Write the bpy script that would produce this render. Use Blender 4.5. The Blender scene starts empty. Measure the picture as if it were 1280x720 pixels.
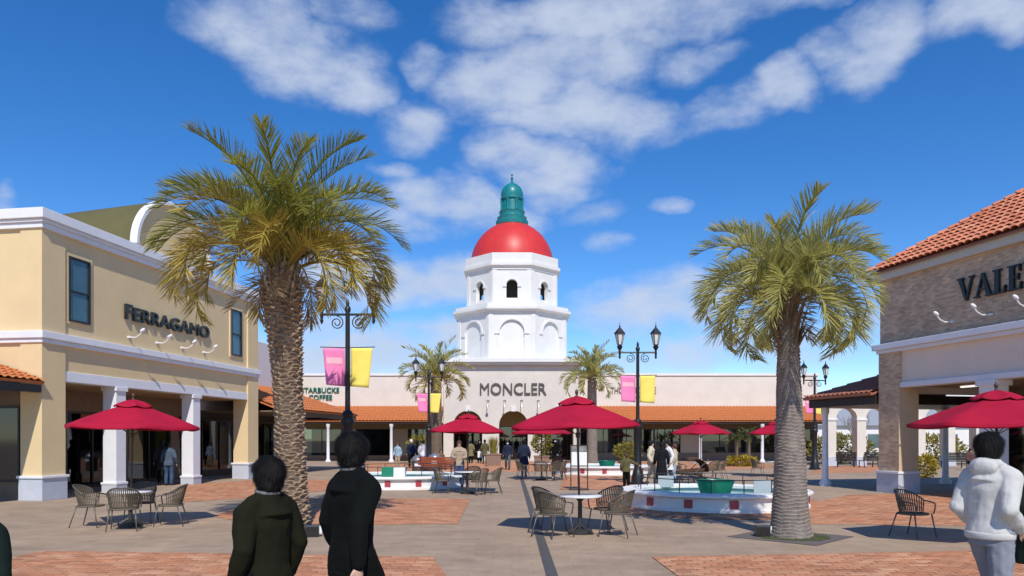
import bpy, bmesh, math, random
from mathutils import Vector, Matrix, noise as mnoise
R = math.radians
random.seed(7)
scene = bpy.context.scene
C = scene.collection

# ------------------------------------------------------------------ camera
CAM_H, FPX, HOR = 1.85, 930.0, 548.0       # eye height, focal length in photo pixels, horizon row
cam_d = bpy.data.cameras.new('camera'); cam = bpy.data.objects.new('camera', cam_d); C.objects.link(cam)
cam.location = (0, 0, CAM_H); cam.rotation_euler = (R(90), 0, 0)
cam_d.sensor_width = 36.0; cam_d.lens = FPX / 1280 * 36.0
cam_d.shift_y = (HOR - 360) / 1280
cam_d.clip_start = 0.1; cam_d.clip_end = 5000
scene.camera = cam

# ------------------------------------------------------------------ light
SUN_EL, SUN_AZ = 47.0, 9.5                # the sun stands behind the camera, a little to its right
sdir = Vector((math.sin(R(SUN_AZ)) * math.cos(R(SUN_EL)), -math.cos(R(SUN_AZ)) * math.cos(R(SUN_EL)), math.sin(R(SUN_EL))))
sun_d = bpy.data.lights.new('sun', 'SUN'); sun = bpy.data.objects.new('sun', sun_d); C.objects.link(sun)
sun_d.energy = 3.9; sun_d.angle = R(0.53); sun_d.color = (1.0, 0.955, 0.88)
sun.rotation_euler = (-sdir).to_track_quat('-Z', 'Y').to_euler()
scene.view_settings.view_transform = 'Standard'; scene.view_settings.look = 'None'
scene.view_settings.exposure = 0.12; scene.view_settings.gamma = 1.0
scene.view_settings.use_curve_mapping = False

def pix_dir(px, py):
    return Vector(((px - 640) / FPX, 1.0, (HOR - py) / FPX)).normalized()

world = bpy.data.worlds.new('World'); scene.world = world; world.use_nodes = True
def build_world():
    nt = world.node_tree; N = nt.nodes; L = nt.links; N.clear()
    out = N.new('ShaderNodeOutputWorld'); bg = N.new('ShaderNodeBackground')
    sky = N.new('ShaderNodeTexSky'); sky.sky_type = 'NISHITA'; sky.sun_disc = False
    sky.sun_elevation = R(SUN_EL); sky.sun_rotation = R(180 - SUN_AZ)
    sky.altitude = 1500; sky.air_density = 1.0; sky.dust_density = 0.1; sky.ozone_density = 3.2
    hs = N.new('ShaderNodeHueSaturation'); hs.inputs['Saturation'].default_value = 1.32; hs.inputs['Hue'].default_value = 0.507; hs.inputs['Value'].default_value = 1.0
    L.new(sky.outputs[0], hs.inputs['Color'])
    tc = N.new('ShaderNodeTexCoord'); G = tc.outputs['Generated']
    def vm(op, a, b=None):
        n = N.new('ShaderNodeVectorMath'); n.operation = op
        if isinstance(a, (tuple, Vector)): n.inputs[0].default_value = a
        else: L.new(a, n.inputs[0])
        if b is not None:
            if isinstance(b, (tuple, Vector)): n.inputs[1].default_value = b
            else: L.new(b, n.inputs[1])
        return n
    def ma(op, a, b, clamp=False):
        n = N.new('ShaderNodeMath'); n.operation = op; n.use_clamp = clamp
        for i, v in enumerate((a, b)):
            if isinstance(v, (int, float)): n.inputs[i].default_value = v
            else: L.new(v, n.inputs[i])
        return n.outputs[0]
    # ragged edges: push the lookup direction about with noise
    wn = N.new('ShaderNodeTexNoise'); wn.inputs['Scale'].default_value = 7.0; wn.inputs['Detail'].default_value = 5.0
    L.new(G, wn.inputs['Vector'])
    off = vm('SCALE', vm('SUBTRACT', wn.outputs['Color'], (0.5, 0.5, 0.5)).outputs[0]); off.inputs['Scale'].default_value = 0.085
    P = vm('ADD', G, off.outputs[0]).outputs[0]
    blobs = [(320, 28, 62, 32, .8), (375, 68, 66, 30, .85), (432, 98, 40, 18, .7), (420, 6, 50, 18, .5), (710, 80, 88, 32, .85), (640, 112, 80, 36, .9),
             (760, 140, 78, 34, .85), (690, 160, 70, 20, .7), (672, 206, 78, 26, .8), (620, 28, 62, 26, .75), (730, 18, 90, 24, .8), (880, 10, 120, 20, .75), (990, 2, 50, 12, .6),
             (862, 68, 56, 18, .55), (905, 132, 52, 24, .75), (968, 116, 38, 24, .8), (1070, 72, 46, 26, .75), (1110, 40, 44, 30, .8),
             (1225, 18, 48, 26, .75), (1275, 24, 40, 20, .7), (515, 150, 40, 26, .7), (525, 72, 24, 18, .5), (550, 248, 62, 26, .75), (600, 268, 70, 24, .7),
             (745, 262, 48, 18, .7), (760, 305, 34, 16, .5), (482, 210, 32, 12, .5), (500, 352, 100, 30, .9), (430, 335, 66, 24, .85), (560, 340, 60, 22, .8), (520, 280, 60, 16, .6), (700, 240, 60, 20, .6),
             (850, 378, 90, 32, .75), (780, 398, 70, 22, .7), (460, 442, 130, 28, .9), (560, 425, 70, 20, .75), (400, 400, 60, 20, .6), (780, 450, 80, 16, .6), (0, 248, 14, 20, .7), (845, 265, 22, 10, .45), (920, 436, 110, 24, .65),
             (1240, 400, 90, 24, .4), (60, 430, 80, 24, .4), (1060, 415, 70, 20, .55)]
    acc = None
    for px, py, hw, hh, s in blobs:
        c = pix_dir(px, py)
        d = vm('SUBTRACT', P, c).outputs[0]
        k = FPX * 0.80
        d = vm('MULTIPLY', d, (k / hw, k / hw, k / hh)).outputs[0]
        ln = vm('LENGTH', d).outputs['Value']
        mr = N.new('ShaderNodeMapRange'); mr.interpolation_type = 'SMOOTHSTEP'
        mr.inputs['From Min'].default_value = 1.35; mr.inputs['From Max'].default_value = 0.25
        mr.inputs['To Min'].default_value = 0.0; mr.inputs['To Max'].default_value = s
        L.new(ln, mr.inputs['Value'])
        acc = mr.outputs[0] if acc is None else ma('MAXIMUM', acc, mr.outputs[0])
    # scattered clouds everywhere else, same kind
    mp = N.new('ShaderNodeMapping'); mp.inputs['Scale'].default_value = (1.0, 1.0, 2.0); L.new(G, mp.inputs[0])
    n2 = N.new('ShaderNodeTexNoise'); n2.inputs['Scale'].default_value = 3.4; n2.inputs['Detail'].default_value = 7.0
    L.new(mp.outputs[0], n2.inputs['Vector'])
    m2 = N.new('ShaderNodeMapRange'); m2.interpolation_type = 'SMOOTHSTEP'; m2.inputs['From Min'].default_value = 0.62; m2.inputs['From Max'].default_value = 0.84
    m2.inputs['To Max'].default_value = 0.6
    L.new(n2.outputs['Fac'], m2.inputs['Value'])
    acc = ma('MAXIMUM', acc, m2.outputs[0])
    n3 = N.new('ShaderNodeTexNoise'); n3.inputs['Scale'].default_value = 13.0; n3.inputs['Detail'].default_value = 8.0; n3.inputs['Roughness'].default_value = 0.57
    L.new(mp.outputs[0], n3.inputs['Vector'])
    dens = ma('ADD', acc, ma('MULTIPLY', ma('SUBTRACT', n3.outputs['Fac'], 0.48), 1.45))
    dens = ma('MULTIPLY', dens, ma('MULTIPLY', acc, 6.0, True))
    m3 = N.new('ShaderNodeMapRange'); m3.interpolation_type = 'SMOOTHSTEP'; m3.inputs['From Min'].default_value = 0.08; m3.inputs['From Max'].default_value = 1.05
    L.new(dens, m3.inputs['Value'])
    fac = ma('MULTIPLY', m3.outputs[0], 0.86, True)
    mix = N.new('ShaderNodeMix'); mix.data_type = 'RGBA'
    L.new(fac, mix.inputs[0]); L.new(hs.outputs[0], mix.inputs[6])
    cr = N.new('ShaderNodeMix'); cr.data_type = 'RGBA'
    cr.inputs[6].default_value = (2.7, 3.3, 4.6, 1); cr.inputs[7].default_value = (4.2, 4.6, 5.3, 1)
    L.new(n3.outputs['Fac'], cr.inputs[0]); L.new(cr.outputs[2], mix.inputs[7])
    L.new(mix.outputs[2], bg.inputs['Color']); bg.inputs['Strength'].default_value = 0.15
    L.new(bg.outputs[0], out.inputs[0])
build_world()

# ------------------------------------------------------------------ helpers
def S(r, g, b):
    f = lambda c: (c / 255 / 12.92) if c / 255 <= 0.04045 else ((c / 255 + 0.055) / 1.055) ** 2.4
    return (f(r), f(g), f(b))

MATS = {}
def mat(name, color, rough=0.7, var=0.12, scale=6.0, bump=0.0, bscale=40.0, metal=0.0, spec=0.5, coat=0.0, rnd=0.0, emit=None, coords='Object'):
    if name in MATS: return MATS[name]
    m = bpy.data.materials.new(name); m.use_nodes = True; MATS[name] = m
    nt = m.node_tree; N = nt.nodes; L = nt.links; b = N['Principled BSDF']
    b.inputs['Roughness'].default_value = rough; b.inputs['Metallic'].default_value = metal
    b.inputs['Specular IOR Level'].default_value = spec; b.inputs['Coat Weight'].default_value = coat
    tc = N.new('ShaderNodeTexCoord'); co = tc.outputs[coords]
    n = N.new('ShaderNodeTexNoise'); n.inputs['Scale'].default_value = scale; n.inputs['Detail'].default_value = 6.0; n.inputs['Roughness'].default_value = 0.6
    L.new(co, n.inputs['Vector'])
    mr = N.new('ShaderNodeMapRange'); mr.inputs['From Min'].default_value = 0.25; mr.inputs['From Max'].default_value = 0.75
    mr.inputs['To Min'].default_value = 1 - var; mr.inputs['To Max'].default_value = 1 + var
    L.new(n.outputs['Fac'], mr.inputs['Value'])
    val = mr.outputs[0]
    if rnd:
        oi = N.new('ShaderNodeObjectInfo'); r2 = N.new('ShaderNodeMapRange'); r2.inputs['To Min'].default_value = 1 - rnd; r2.inputs['To Max'].default_value = 1 + rnd
        L.new(oi.outputs['Random'], r2.inputs['Value'])
        mm = N.new('ShaderNodeMath'); mm.operation = 'MULTIPLY'; L.new(val, mm.inputs[0]); L.new(r2.outputs[0], mm.inputs[1]); val = mm.outputs[0]
    vmul = N.new('ShaderNodeVectorMath'); vmul.operation = 'SCALE'; vmul.inputs[0].default_value = color
    L.new(val, vmul.inputs['Scale']); L.new(vmul.outputs[0], b.inputs['Base Color'])
    if bump:
        n2 = N.new('ShaderNodeTexNoise'); n2.inputs['Scale'].default_value = bscale; n2.inputs['Detail'].default_value = 5.0
        L.new(co, n2.inputs['Vector'])
        bp = N.new('ShaderNodeBump'); bp.inputs['Strength'].default_value = bump; bp.inputs['Distance'].default_value = 0.02
        L.new(n2.outputs['Fac'], bp.inputs['Height']); L.new(bp.outputs[0], b.inputs['Normal'])
    if emit:
        b.inputs['Emission Color'].default_value = (*emit[:3], 1); b.inputs['Emission Strength'].default_value = emit[3]
    return m

def leaf_mat(name, c1, c2, c3=None, trans=0.3, rough=0.5):
    """foliage: colour varies from object to object and along noise, some light passes through"""
    if name in MATS: return MATS[name]
    m = bpy.data.materials.new(name); m.use_nodes = True; MATS[name] = m
    nt = m.node_tree; N = nt.nodes; L = nt.links; b = N['Principled BSDF']; out = N['Material Output']
    b.inputs['Roughness'].default_value = rough; b.inputs['Specular IOR Level'].default_value = 0.4
    oi = N.new('ShaderNodeObjectInfo'); geo = N.new('ShaderNodeNewGeometry')
    ad = N.new('ShaderNodeMath'); ad.operation = 'MULTIPLY_ADD'; L.new(geo.outputs['Random Per Island'], ad.inputs[0]); ad.inputs[1].default_value = 0.55
    h = N.new('ShaderNodeMath'); h.operation = 'MULTIPLY'; L.new(oi.outputs['Random'], h.inputs[0]); h.inputs[1].default_value = 0.45
    L.new(h.outputs[0], ad.inputs[2])
    cr = N.new('ShaderNodeValToRGB'); cr.color_ramp.elements[0].color = (*c1, 1); cr.color_ramp.elements[1].color = (*c2, 1)
    if c3:
        e = cr.color_ramp.elements.new(0.86); e.color = (*c2, 1); cr.color_ramp.elements[2].color = (*c3, 1)
    L.new(ad.outputs[0], cr.inputs[0]); L.new(cr.outputs[0], b.inputs['Base Color'])
    t = N.new('ShaderNodeBsdfTranslucent'); L.new(cr.outputs[0], t.inputs['Color'])
    mx = N.new('ShaderNodeMixShader'); mx.inputs[0].default_value = trans
    L.new(b.outputs[0], mx.inputs[1]); L.new(t.outputs[0], mx.inputs[2]); L.new(mx.outputs[0], out.inputs['Surface'])
    return m

def glass_mat(name, tint, refl=0.10, rough=0.02):
    if name in MATS: return MATS[name]
    m = bpy.data.materials.new(name); m.use_nodes = True; MATS[name] = m
    nt = m.node_tree; N = nt.nodes; L = nt.links; out = N['Material Output']; N.remove(N['Principled BSDF'])
    t = N.new('ShaderNodeBsdfTransparent'); t.inputs['Color'].default_value = (*tint, 1)
    g = N.new('ShaderNodeBsdfGlossy'); g.inputs['Roughness'].default_value = rough; g.inputs['Color'].default_value = (.85, .9, .95, 1)
    fr = N.new('ShaderNodeFresnel'); fr.inputs['IOR'].default_value = 1.5
    ad = N.new('ShaderNodeMath'); ad.operation = 'ADD'; ad.use_clamp = True; ad.inputs[1].default_value = refl; L.new(fr.outputs[0], ad.inputs[0])
    mx = N.new('ShaderNodeMixShader'); L.new(ad.outputs[0], mx.inputs[0]); L.new(t.outputs[0], mx.inputs[1]); L.new(g.outputs[0], mx.inputs[2])
    L.new(mx.outputs[0], out.inputs['Surface'])
    return m

def pattern_brick_mat(name, c1, c2, mortar, bw, bh, ms=0.008, bump=0.4, rough=0.85, coords='Object', rot=(0, 0, 0), var=0.25):
    if name in MATS: return MATS[name]
    m = bpy.data.materials.new(name); m.use_nodes = True; MATS[name] = m
    nt = m.node_tree; N = nt.nodes; L = nt.links; b = N['Principled BSDF']; b.inputs['Roughness'].default_value = rough
    tc = N.new('ShaderNodeTexCoord'); mp = N.new('ShaderNodeMapping'); mp.inputs['Rotation'].default_value = rot; L.new(tc.outputs[coords], mp.inputs[0])
    br = N.new('ShaderNodeTexBrick'); br.inputs['Color1'].default_value = (*c1, 1); br.inputs['Color2'].default_value = (*c2, 1); br.inputs['Mortar'].default_value = (*mortar, 1)
    br.inputs['Scale'].default_value = 1.0; br.inputs['Brick Width'].default_value = bw; br.inputs['Row Height'].default_value = bh
    br.inputs['Mortar Size'].default_value = ms; br.inputs['Mortar Smooth'].default_value = 0.3
    L.new(mp.outputs[0], br.inputs['Vector'])
    n = N.new('ShaderNodeTexNoise'); n.inputs['Scale'].default_value = 1.3; n.inputs['Detail'].default_value = 8; n.inputs['Roughness'].default_value = 0.7; L.new(tc.outputs[coords], n.inputs['Vector'])
    mr = N.new('ShaderNodeMapRange'); mr.inputs['From Min'].default_value = 0.25; mr.inputs['From Max'].default_value = 0.75
    mr.inputs['To Min'].default_value = 1 - var; mr.inputs['To Max'].default_value = 1 + var; L.new(n.outputs['Fac'], mr.inputs['Value'])
    vs = N.new('ShaderNodeVectorMath'); vs.operation = 'SCALE'; L.new(br.outputs['Color'], vs.inputs[0]); L.new(mr.outputs[0], vs.inputs['Scale'])
    L.new(vs.outputs[0], b.inputs['Base Color'])
    bp = N.new('ShaderNodeBump'); bp.inputs['Strength'].default_value = bump; bp.inputs['Distance'].default_value = 0.01; bp.invert = True
    L.new(br.outputs['Fac'], bp.inputs['Height']); L.new(bp.outputs[0], b.inputs['Normal'])
    return m

def island_mat(name, cols, rough=0.85, bump=0.15, bscale=90):
    """loose pieces (bricks, tiles): every piece picks its own tone"""
    if name in MATS: return MATS[name]
    m = bpy.data.materials.new(name); m.use_nodes = True; MATS[name] = m
    nt = m.node_tree; N = nt.nodes; L = nt.links; b = N['Principled BSDF']; b.inputs['Roughness'].default_value = rough
    oi = N.new('ShaderNodeObjectInfo'); geo = N.new('ShaderNodeNewGeometry')
    ad = N.new('ShaderNodeMath'); ad.operation = 'ADD'; L.new(geo.outputs['Random Per Island'], ad.inputs[0]); L.new(oi.outputs['Random'], ad.inputs[1])
    fr = N.new('ShaderNodeMath'); fr.operation = 'FRACT'; L.new(ad.outputs[0], fr.inputs[0])
    cr = N.new('ShaderNodeValToRGB')
    for i, c in enumerate(cols):
        p = i / (len(cols) - 1)
        e = cr.color_ramp.elements[0] if i == 0 else (cr.color_ramp.elements[-1] if i == len(cols) - 1 else cr.color_ramp.elements.new(p))
        e.color = (*c, 1)
    L.new(fr.outputs[0], cr.inputs[0])
    tc = N.new('ShaderNodeTexCoord')
    wn = N.new('ShaderNodeTexNoise'); wn.inputs['Scale'].default_value = 1.1; wn.inputs['Detail'].default_value = 7; wn.inputs['Roughness'].default_value = .7
    L.new(geo.outputs['Position'], wn.inputs['Vector'])
    mr = N.new('ShaderNodeMapRange'); mr.inputs['From Min'].default_value = 0.3; mr.inputs['From Max'].default_value = 0.7; mr.inputs['To Min'].default_value = 0.8; mr.inputs['To Max'].default_value = 1.15
    L.new(wn.outputs['Fac'], mr.inputs['Value'])
    vs = N.new('ShaderNodeVectorMath'); vs.operation = 'SCALE'; L.new(cr.outputs[0], vs.inputs[0]); L.new(mr.outputs[0], vs.inputs['Scale'])
    L.new(vs.outputs[0], b.inputs['Base Color'])
    n2 = N.new('ShaderNodeTexNoise'); n2.inputs['Scale'].default_value = bscale; L.new(geo.outputs['Position'], n2.inputs['Vector'])
    bp = N.new('ShaderNodeBump'); bp.inputs['Strength'].default_value = bump; bp.inputs['Distance'].default_value = 0.01
    L.new(n2.outputs['Fac'], bp.inputs['Height']); L.new(bp.outputs[0], b.inputs['Normal'])
    return m

def gp(px, py):
    """ground point seen at a photo pixel"""
    d = CAM_H * FPX / (py - HOR)
    return ((px - 640) * d / FPX, d)

class MB:
    def __init__(s): s.v = []; s.f = []
    def add(s, vs, fs):
        o = len(s.v); s.v += [tuple(p) for p in vs]; s.f += [tuple(i + o for i in f) for f in fs]; return s
    def box(s, x0, x1, y0, y1, z0, z1):
        return s.add([(x0, y0, z0), (x1, y0, z0), (x1, y1, z0), (x0, y1, z0), (x0, y0, z1), (x1, y0, z1), (x1, y1, z1), (x0, y1, z1)],
                     [(0, 3, 2, 1), (4, 5, 6, 7), (0, 1, 5, 4), (1, 2, 6, 5), (2, 3, 7, 6), (3, 0, 4, 7)])
    def hexa(s, b, t):
        return s.add(list(b) + list(t), [(0, 3, 2, 1), (4, 5, 6, 7), (0, 1, 5, 4), (1, 2, 6, 5), (2, 3, 7, 6), (3, 0, 4, 7)])
    def prism(s, poly, z0, z1):
        n = len(poly)
        return s.add([(x, y, z0) for x, y in poly] + [(x, y, z1) for x, y in poly],
                     [tuple(range(n))[::-1], tuple(range(n, 2 * n))] + [(i, (i + 1) % n, n + (i + 1) % n, n + i) for i in range(n)])
    def lathe(s, prof, n=24, c=(0, 0, 0), a0=0.0, cap=True):
        vs = []; fs = []
        for r, z in prof:
            for i in range(n):
                a = a0 + 2 * math.pi * i / n; vs.append((c[0] + r * math.cos(a), c[1] + r * math.sin(a), c[2] + z))
        for j in range(len(prof) - 1):
            for i in range(n):
                k = (i + 1) % n; fs.append((j * n + i, j * n + k, (j + 1) * n + k, (j + 1) * n + i))
        if cap:
            fs.append(tuple(range(n))[::-1]); fs.append(tuple(range((len(prof) - 1) * n, len(prof) * n)))
        return s.add(vs, fs)
    def rings(s, rings, cap=True, closed=True):
        n = len(rings[0]); vs = [p for r in rings for p in r]; fs = []
        for j in range(len(rings) - 1):
            for i in range(n if closed else n - 1):
                k = (i + 1) % n; fs.append((j * n + i, j * n + k, (j + 1) * n + k, (j + 1) * n + i))
        if cap and closed:
            fs.append(tuple(range(n))[::-1]); fs.append(tuple(range((len(rings) - 1) * n, len(rings) * n)))
        return s.add(vs, fs)
    def tube(s, pts, rad, n=8, flat=1.0, up=None):
        pts = [Vector(p) for p in pts]; m = len(pts)
        if not isinstance(rad, (list, tuple)): rad = [rad] * m
        rings = []; prev = None
        for i, p in enumerate(pts):
            t = (pts[min(i + 1, m - 1)] - pts[max(i - 1, 0)])
            if t.length < 1e-9: t = Vector((0, 0, 1))
            t.normalize()
            if prev is None:
                ref = Vector(up) if up else (Vector((0, 0, 1)) if abs(t.z) < 0.9 else Vector((1, 0, 0)))
                a = t.cross(ref).normalized()
            else:
                a = (prev - t * prev.dot(t)); a = a.normalized() if a.length > 1e-6 else t.orthogonal().normalized()
            prev = a; b = t.cross(a)
            rings.append([p + (a * math.cos(2 * math.pi * k / n) + b * math.sin(2 * math.pi * k / n) * flat) * rad[i] for k in range(n)])
        return s.rings(rings)
    def ell(s, c, r, n=16, m=10, rot=None):
        vs = []; fs = []
        for j in range(1, m):
            t = math.pi * j / m
            for i in range(n):
                a = 2 * math.pi * i / n; p = Vector((r[0] * math.sin(t) * math.cos(a), r[1] * math.sin(t) * math.sin(a), r[2] * math.cos(t)))
                if rot is not None: p = rot @ p
                vs.append(p + Vector(c))
        tp = Vector((0, 0, r[2])); bt = -tp
        if rot is not None: tp = rot @ tp; bt = rot @ bt
        vs += [tp + Vector(c), bt + Vector(c)]; T = (m - 1) * n; B = T + 1
        for j in range(m - 2):
            for i in range(n): k = (i + 1) % n; fs.append((j * n + i, (j + 1) * n + i, (j + 1) * n + k, j * n + k))
        for i in range(n): k = (i + 1) % n; fs.append((T, i, k)); fs.append((B, (m - 2) * n + k, (m - 2) * n + i))
        return s.add(vs, fs)
    def mesh(s, name):
        me = bpy.data.meshes.new(name); me.from_pydata(s.v, [], s.f); me.update(); return me
    def build(s, name, m, parent=None, smooth=False, bevel=0.0):
        me = s.mesh(name)
        if bevel:
            bm = bmesh.new(); bm.from_mesh(me)
            bmesh.ops.bevel(bm, geom=[e for e in bm.edges if len(e.link_faces) == 2 and e.calc_face_angle(0) > 0.5], offset=bevel, segments=2, affect='EDGES', profile=0.6, clamp_overlap=True)
            bm.to_mesh(me); bm.free()
        return obj(name, me, m, parent, smooth)

def obj(name, me, m, parent=None, smooth=False):
    o = bpy.data.objects.new(name, me); C.objects.link(o)
    if m is not None and not me.materials: me.materials.append(m)
    if parent is not None: o.parent = parent
    if smooth:
        me.shade_smooth()
        if smooth == 'auto':
            try: me.set_sharp_from_angle(angle=R(35))
            except Exception: pass
    return o
def empty(name, loc=(0, 0, 0), rz=0.0, parent=None):
    o = bpy.data.objects.new(name, None); C.objects.link(o); o.location = loc; o.rotation_euler = (0, 0, rz); o.empty_display_size = 0.2
    if parent is not None: o.parent = parent
    return o
def tag(o, label=None, cat=None, group=None, kind=None):
    if label: o['label'] = label
    if cat: o['category'] = cat
    if group: o['group'] = group
    if kind: o['kind'] = kind
    return o
def copy_tree(o, parent=None):
    c = o.copy(); C.objects.link(c); c.parent = parent
    for ch in list(o.children): copy_tree(ch, c)
    return c

def flat_shape(name, outer, holes, thick):
    """a slab with holes, in its own XZ plane, front face towards -Y at y=0, thickness goes to +Y"""
    cu = bpy.data.curves.new(name, 'CURVE'); cu.dimensions = '2D'; cu.fill_mode = 'BOTH'; cu.extrude = thick / 2
    for poly in [outer] + holes:
        sp = cu.splines.new('POLY'); sp.points.add(len(poly) - 1); sp.use_cyclic_u = True
        for p, q in zip(sp.points, poly): p.co = (q[0], q[1], 0, 1)
    o = bpy.data.objects.new(name, cu); C.objects.link(o)
    dg = bpy.context.evaluated_depsgraph_get(); dg.update()
    me = bpy.data.meshes.new_from_object(o.evaluated_get(dg)); bpy.data.objects.remove(o); bpy.data.curves.remove(cu)
    me.transform(Matrix(((1, 0, 0, 0), (0, 0, -1, thick / 2), (0, 1, 0, 0), (0, 0, 0, 1))))
    me.name = name; me.materials.clear()
    return me
def arch_poly(cx, w, z0, spring, n=14):
    r = w / 2
    return [(cx - r, z0), (cx + r, z0)] + [(cx + r * math.cos(math.pi * i / n), spring + r * math.sin(math.pi * i / n)) for i in range(n + 1)]

_txt = {}
def text_mesh(ch, offset=0.0, extrude=0.05):
    if 'M' in ch: offset = 0.0      # this glyph fills wrongly when fattened
    k = (ch, offset, extrude)
    if k in _txt: return _txt[k]
    cu = bpy.data.curves.new('letter', 'FONT'); cu.body = ch; cu.size = 1.0; cu.extrude = extrude; cu.offset = offset; cu.resolution_u = 4
    o = bpy.data.objects.new('letter', cu); C.objects.link(o)
    dg = bpy.context.evaluated_depsgraph_get(); dg.update()
    me = bpy.data.meshes.new_from_object(o.evaluated_get(dg)); bpy.data.objects.remove(o); bpy.data.curves.remove(cu)
    me.materials.clear(); _txt[k] = me
    return me
def bbx(me):
    xs = [v.co.x for v in me.vertices]; ys = [v.co.y for v in me.vertices]
    return (min(xs), max(xs), min(ys), max(ys)) if xs else (0, 0, 0, 0)
def lettering(text, x0, x1, z0, cap, y, m, parent, depth=0.08, offset=0.0, first=1.0):
    """letters standing proud of a wall: from x0 to x1, foot at z0, cap height cap, back at y (front towards -y)"""
    root = empty('sign_lettering', (0, y, 0), 0, parent)
    full = bbx(text_mesh(text, offset)); H = bbx(text_mesh('H', offset)); ch = H[3] - H[2]
    sx = (x1 - x0) / (full[1] - full[0]); sz = cap / ch
    for i, c in enumerate(text):
        if c == ' ': continue
        b = bbx(text_mesh(c, offset)); p = bbx(text_mesh(text[:i + 1], offset))
        me = text_mesh(c, offset).copy(); k = first if i == 0 else 1.0
        dx = p[1] - b[1]
        for v in me.vertices:
            X = x0 + (v.co.x + dx - full[0]) * sx; Z = z0 + v.co.y * sz * k; v.co = (X, -(v.co.z + 0.05) / 0.1 * depth, Z)
        obj('letter', me, m, root)
    return root

# ------------------------------------------------------------------ materials
M_white = mat('white_stucco', (0.745, 0.73, 0.70), 0.8, 0.07, 0.9, 0.15, 60)
M_trim = mat('white_trim_paint', (0.78, 0.775, 0.79), 0.55, 0.05, 3.0)
M_yellow = mat('yellow_stucco', (0.74, 0.56, 0.31), 0.85, 0.07, 0.9, 0.25, 70)
M_cream = mat('cream_stucco', (0.70, 0.63, 0.545), 0.85, 0.07, 0.8, 0.2, 60)
M_moncler = mat('warm_white_stucco', (0.66, 0.60, 0.53), 0.85, 0.06, 1.2, 0.2, 60)
M_bluegrey = mat('blue_grey_plinth', (0.50, 0.52, 0.58), 0.75, 0.08, 3.0, 0.15, 80)
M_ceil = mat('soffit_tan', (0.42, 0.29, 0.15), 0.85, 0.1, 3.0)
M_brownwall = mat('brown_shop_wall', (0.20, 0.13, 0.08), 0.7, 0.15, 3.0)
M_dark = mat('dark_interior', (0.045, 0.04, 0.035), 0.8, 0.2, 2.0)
M_frame = mat('dark_bronze_frame', (0.035, 0.028, 0.025), 0.4, 0.1, 8.0, metal=0.4)
M_black = mat('black_sign_metal', (0.018, 0.02, 0.018), 0.35, 0.1, 8.0)
M_lampiron = mat('lamp_post_iron', (0.022, 0.022, 0.024), 0.42, 0.2, 20.0, 0.1, 60, metal=0.3)
M_lampglass = mat('frosted_lamp_glass', (0.72, 0.70, 0.66), 0.25, 0.05, 8.0, spec=0.6)
M_glass = glass_mat('shop_glass', (0.42, 0.44, 0.42), 0.03)
M_glassblue = mat('upper_window_glass', (0.06, 0.12, 0.14), 0.08, 0.3, 1.5, spec=0.8)
M_glassgreen = glass_mat('green_shop_glass', (0.30, 0.36, 0.33), 0.04)
M_blind = mat('pale_window_blind', (0.34, 0.38, 0.37), 0.35, 0.1, 1.2)
M_tileflat = mat('terracotta_roof_far', (0.52, 0.165, 0.048), 0.8, 0.16, 5.0)
M_tilebrown = mat('brown_roof_tile', (0.31, 0.115, 0.07), 0.75, 0.2, 5.0)
M_rooftile = island_mat('terracotta_tile', [(0.62, 0.19, 0.09), (0.72, 0.27, 0.14), (0.55, 0.16, 0.07), (0.76, 0.32, 0.18)], 0.75)
M_green_roof = mat('olive_vault_roof', (0.115, 0.10, 0.032), 0.75, 0.15, 1.0, 0.1, 30)
M_dome = mat('red_dome_paint', (0.60, 0.035, 0.030), 0.45, 0.10, 1.2, 0.06, 3.0, spec=0.5)
M_teal = mat('teal_lantern_copper', (0.010, 0.19, 0.20), 0.38, 0.22, 2.5, 0.08, 10, spec=0.5)
M_umb = mat('crimson_umbrella_fabric', (0.38, 0.010, 0.036), 0.8, 0.16, 1.6, 0.10, 300, spec=0.15, rnd=0.09)
M_pole = mat('umbrella_pole_bronze', (0.075, 0.045, 0.035), 0.45, 0.1, 9.0, metal=0.3)
M_tabletop = mat('white_table_top', (0.80, 0.80, 0.80), 0.35, 0.04, 6.0)
M_chairmetal = mat('grey_brown_chair_tube', (0.13, 0.115, 0.095), 0.42, 0.1, 10.0, metal=0.3)
M_weave = mat('olive_brown_woven_strap', (0.115, 0.092, 0.062), 0.7, 0.2, 40.0)
M_castiron = mat('table_pedestal_iron', (0.03, 0.03, 0.03), 0.5, 0.1, 10.0)
M_pink = mat('pink_banner_cloth', (0.85, 0.22, 0.44), 0.7, 0.08, 4.0)
M_yel = mat('yellow_banner_cloth', (0.88, 0.70, 0.13), 0.7, 0.08, 4.0)
M_redtile = mat('red_glazed_tile', (0.42, 0.05, 0.07), 0.35, 0.2, 30.0)
M_basin = mat('white_basin_paint', (0.80, 0.78, 0.74), 0.6, 0.07, 4.0, 0.1, 50)
M_greenbowl = mat('green_bowl_paint', (0.015, 0.20, 0.115), 0.35, 0.15, 6.0)
M_water = mat('turquoise_pool_water', (0.06, 0.36, 0.36), 0.06, 0.15, 4.0, 0.25, 6.0, spec=0.6)
M_bark = mat('palm_bark', (0.175, 0.125, 0.088), 0.95, 0.35, 9.0, 0.6, 45)
M_barkgrey = mat('palm_bark_grey', (0.235, 0.195, 0.165), 0.95, 0.30, 9.0, 0.6, 45)
M_boot = mat('palm_leaf_base', (0.28, 0.195, 0.125), 0.9, 0.3, 14.0, 0.5, 60, rnd=0.2)
M_rach = mat('palm_rachis', (0.20, 0.19, 0.06), 0.55, 0.2, 5.0)
M_frond = leaf_mat('palm_frond_green', (0.16, 0.175, 0.03), (0.44, 0.41, 0.08), (0.60, 0.50, 0.16), 0.46)
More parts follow.
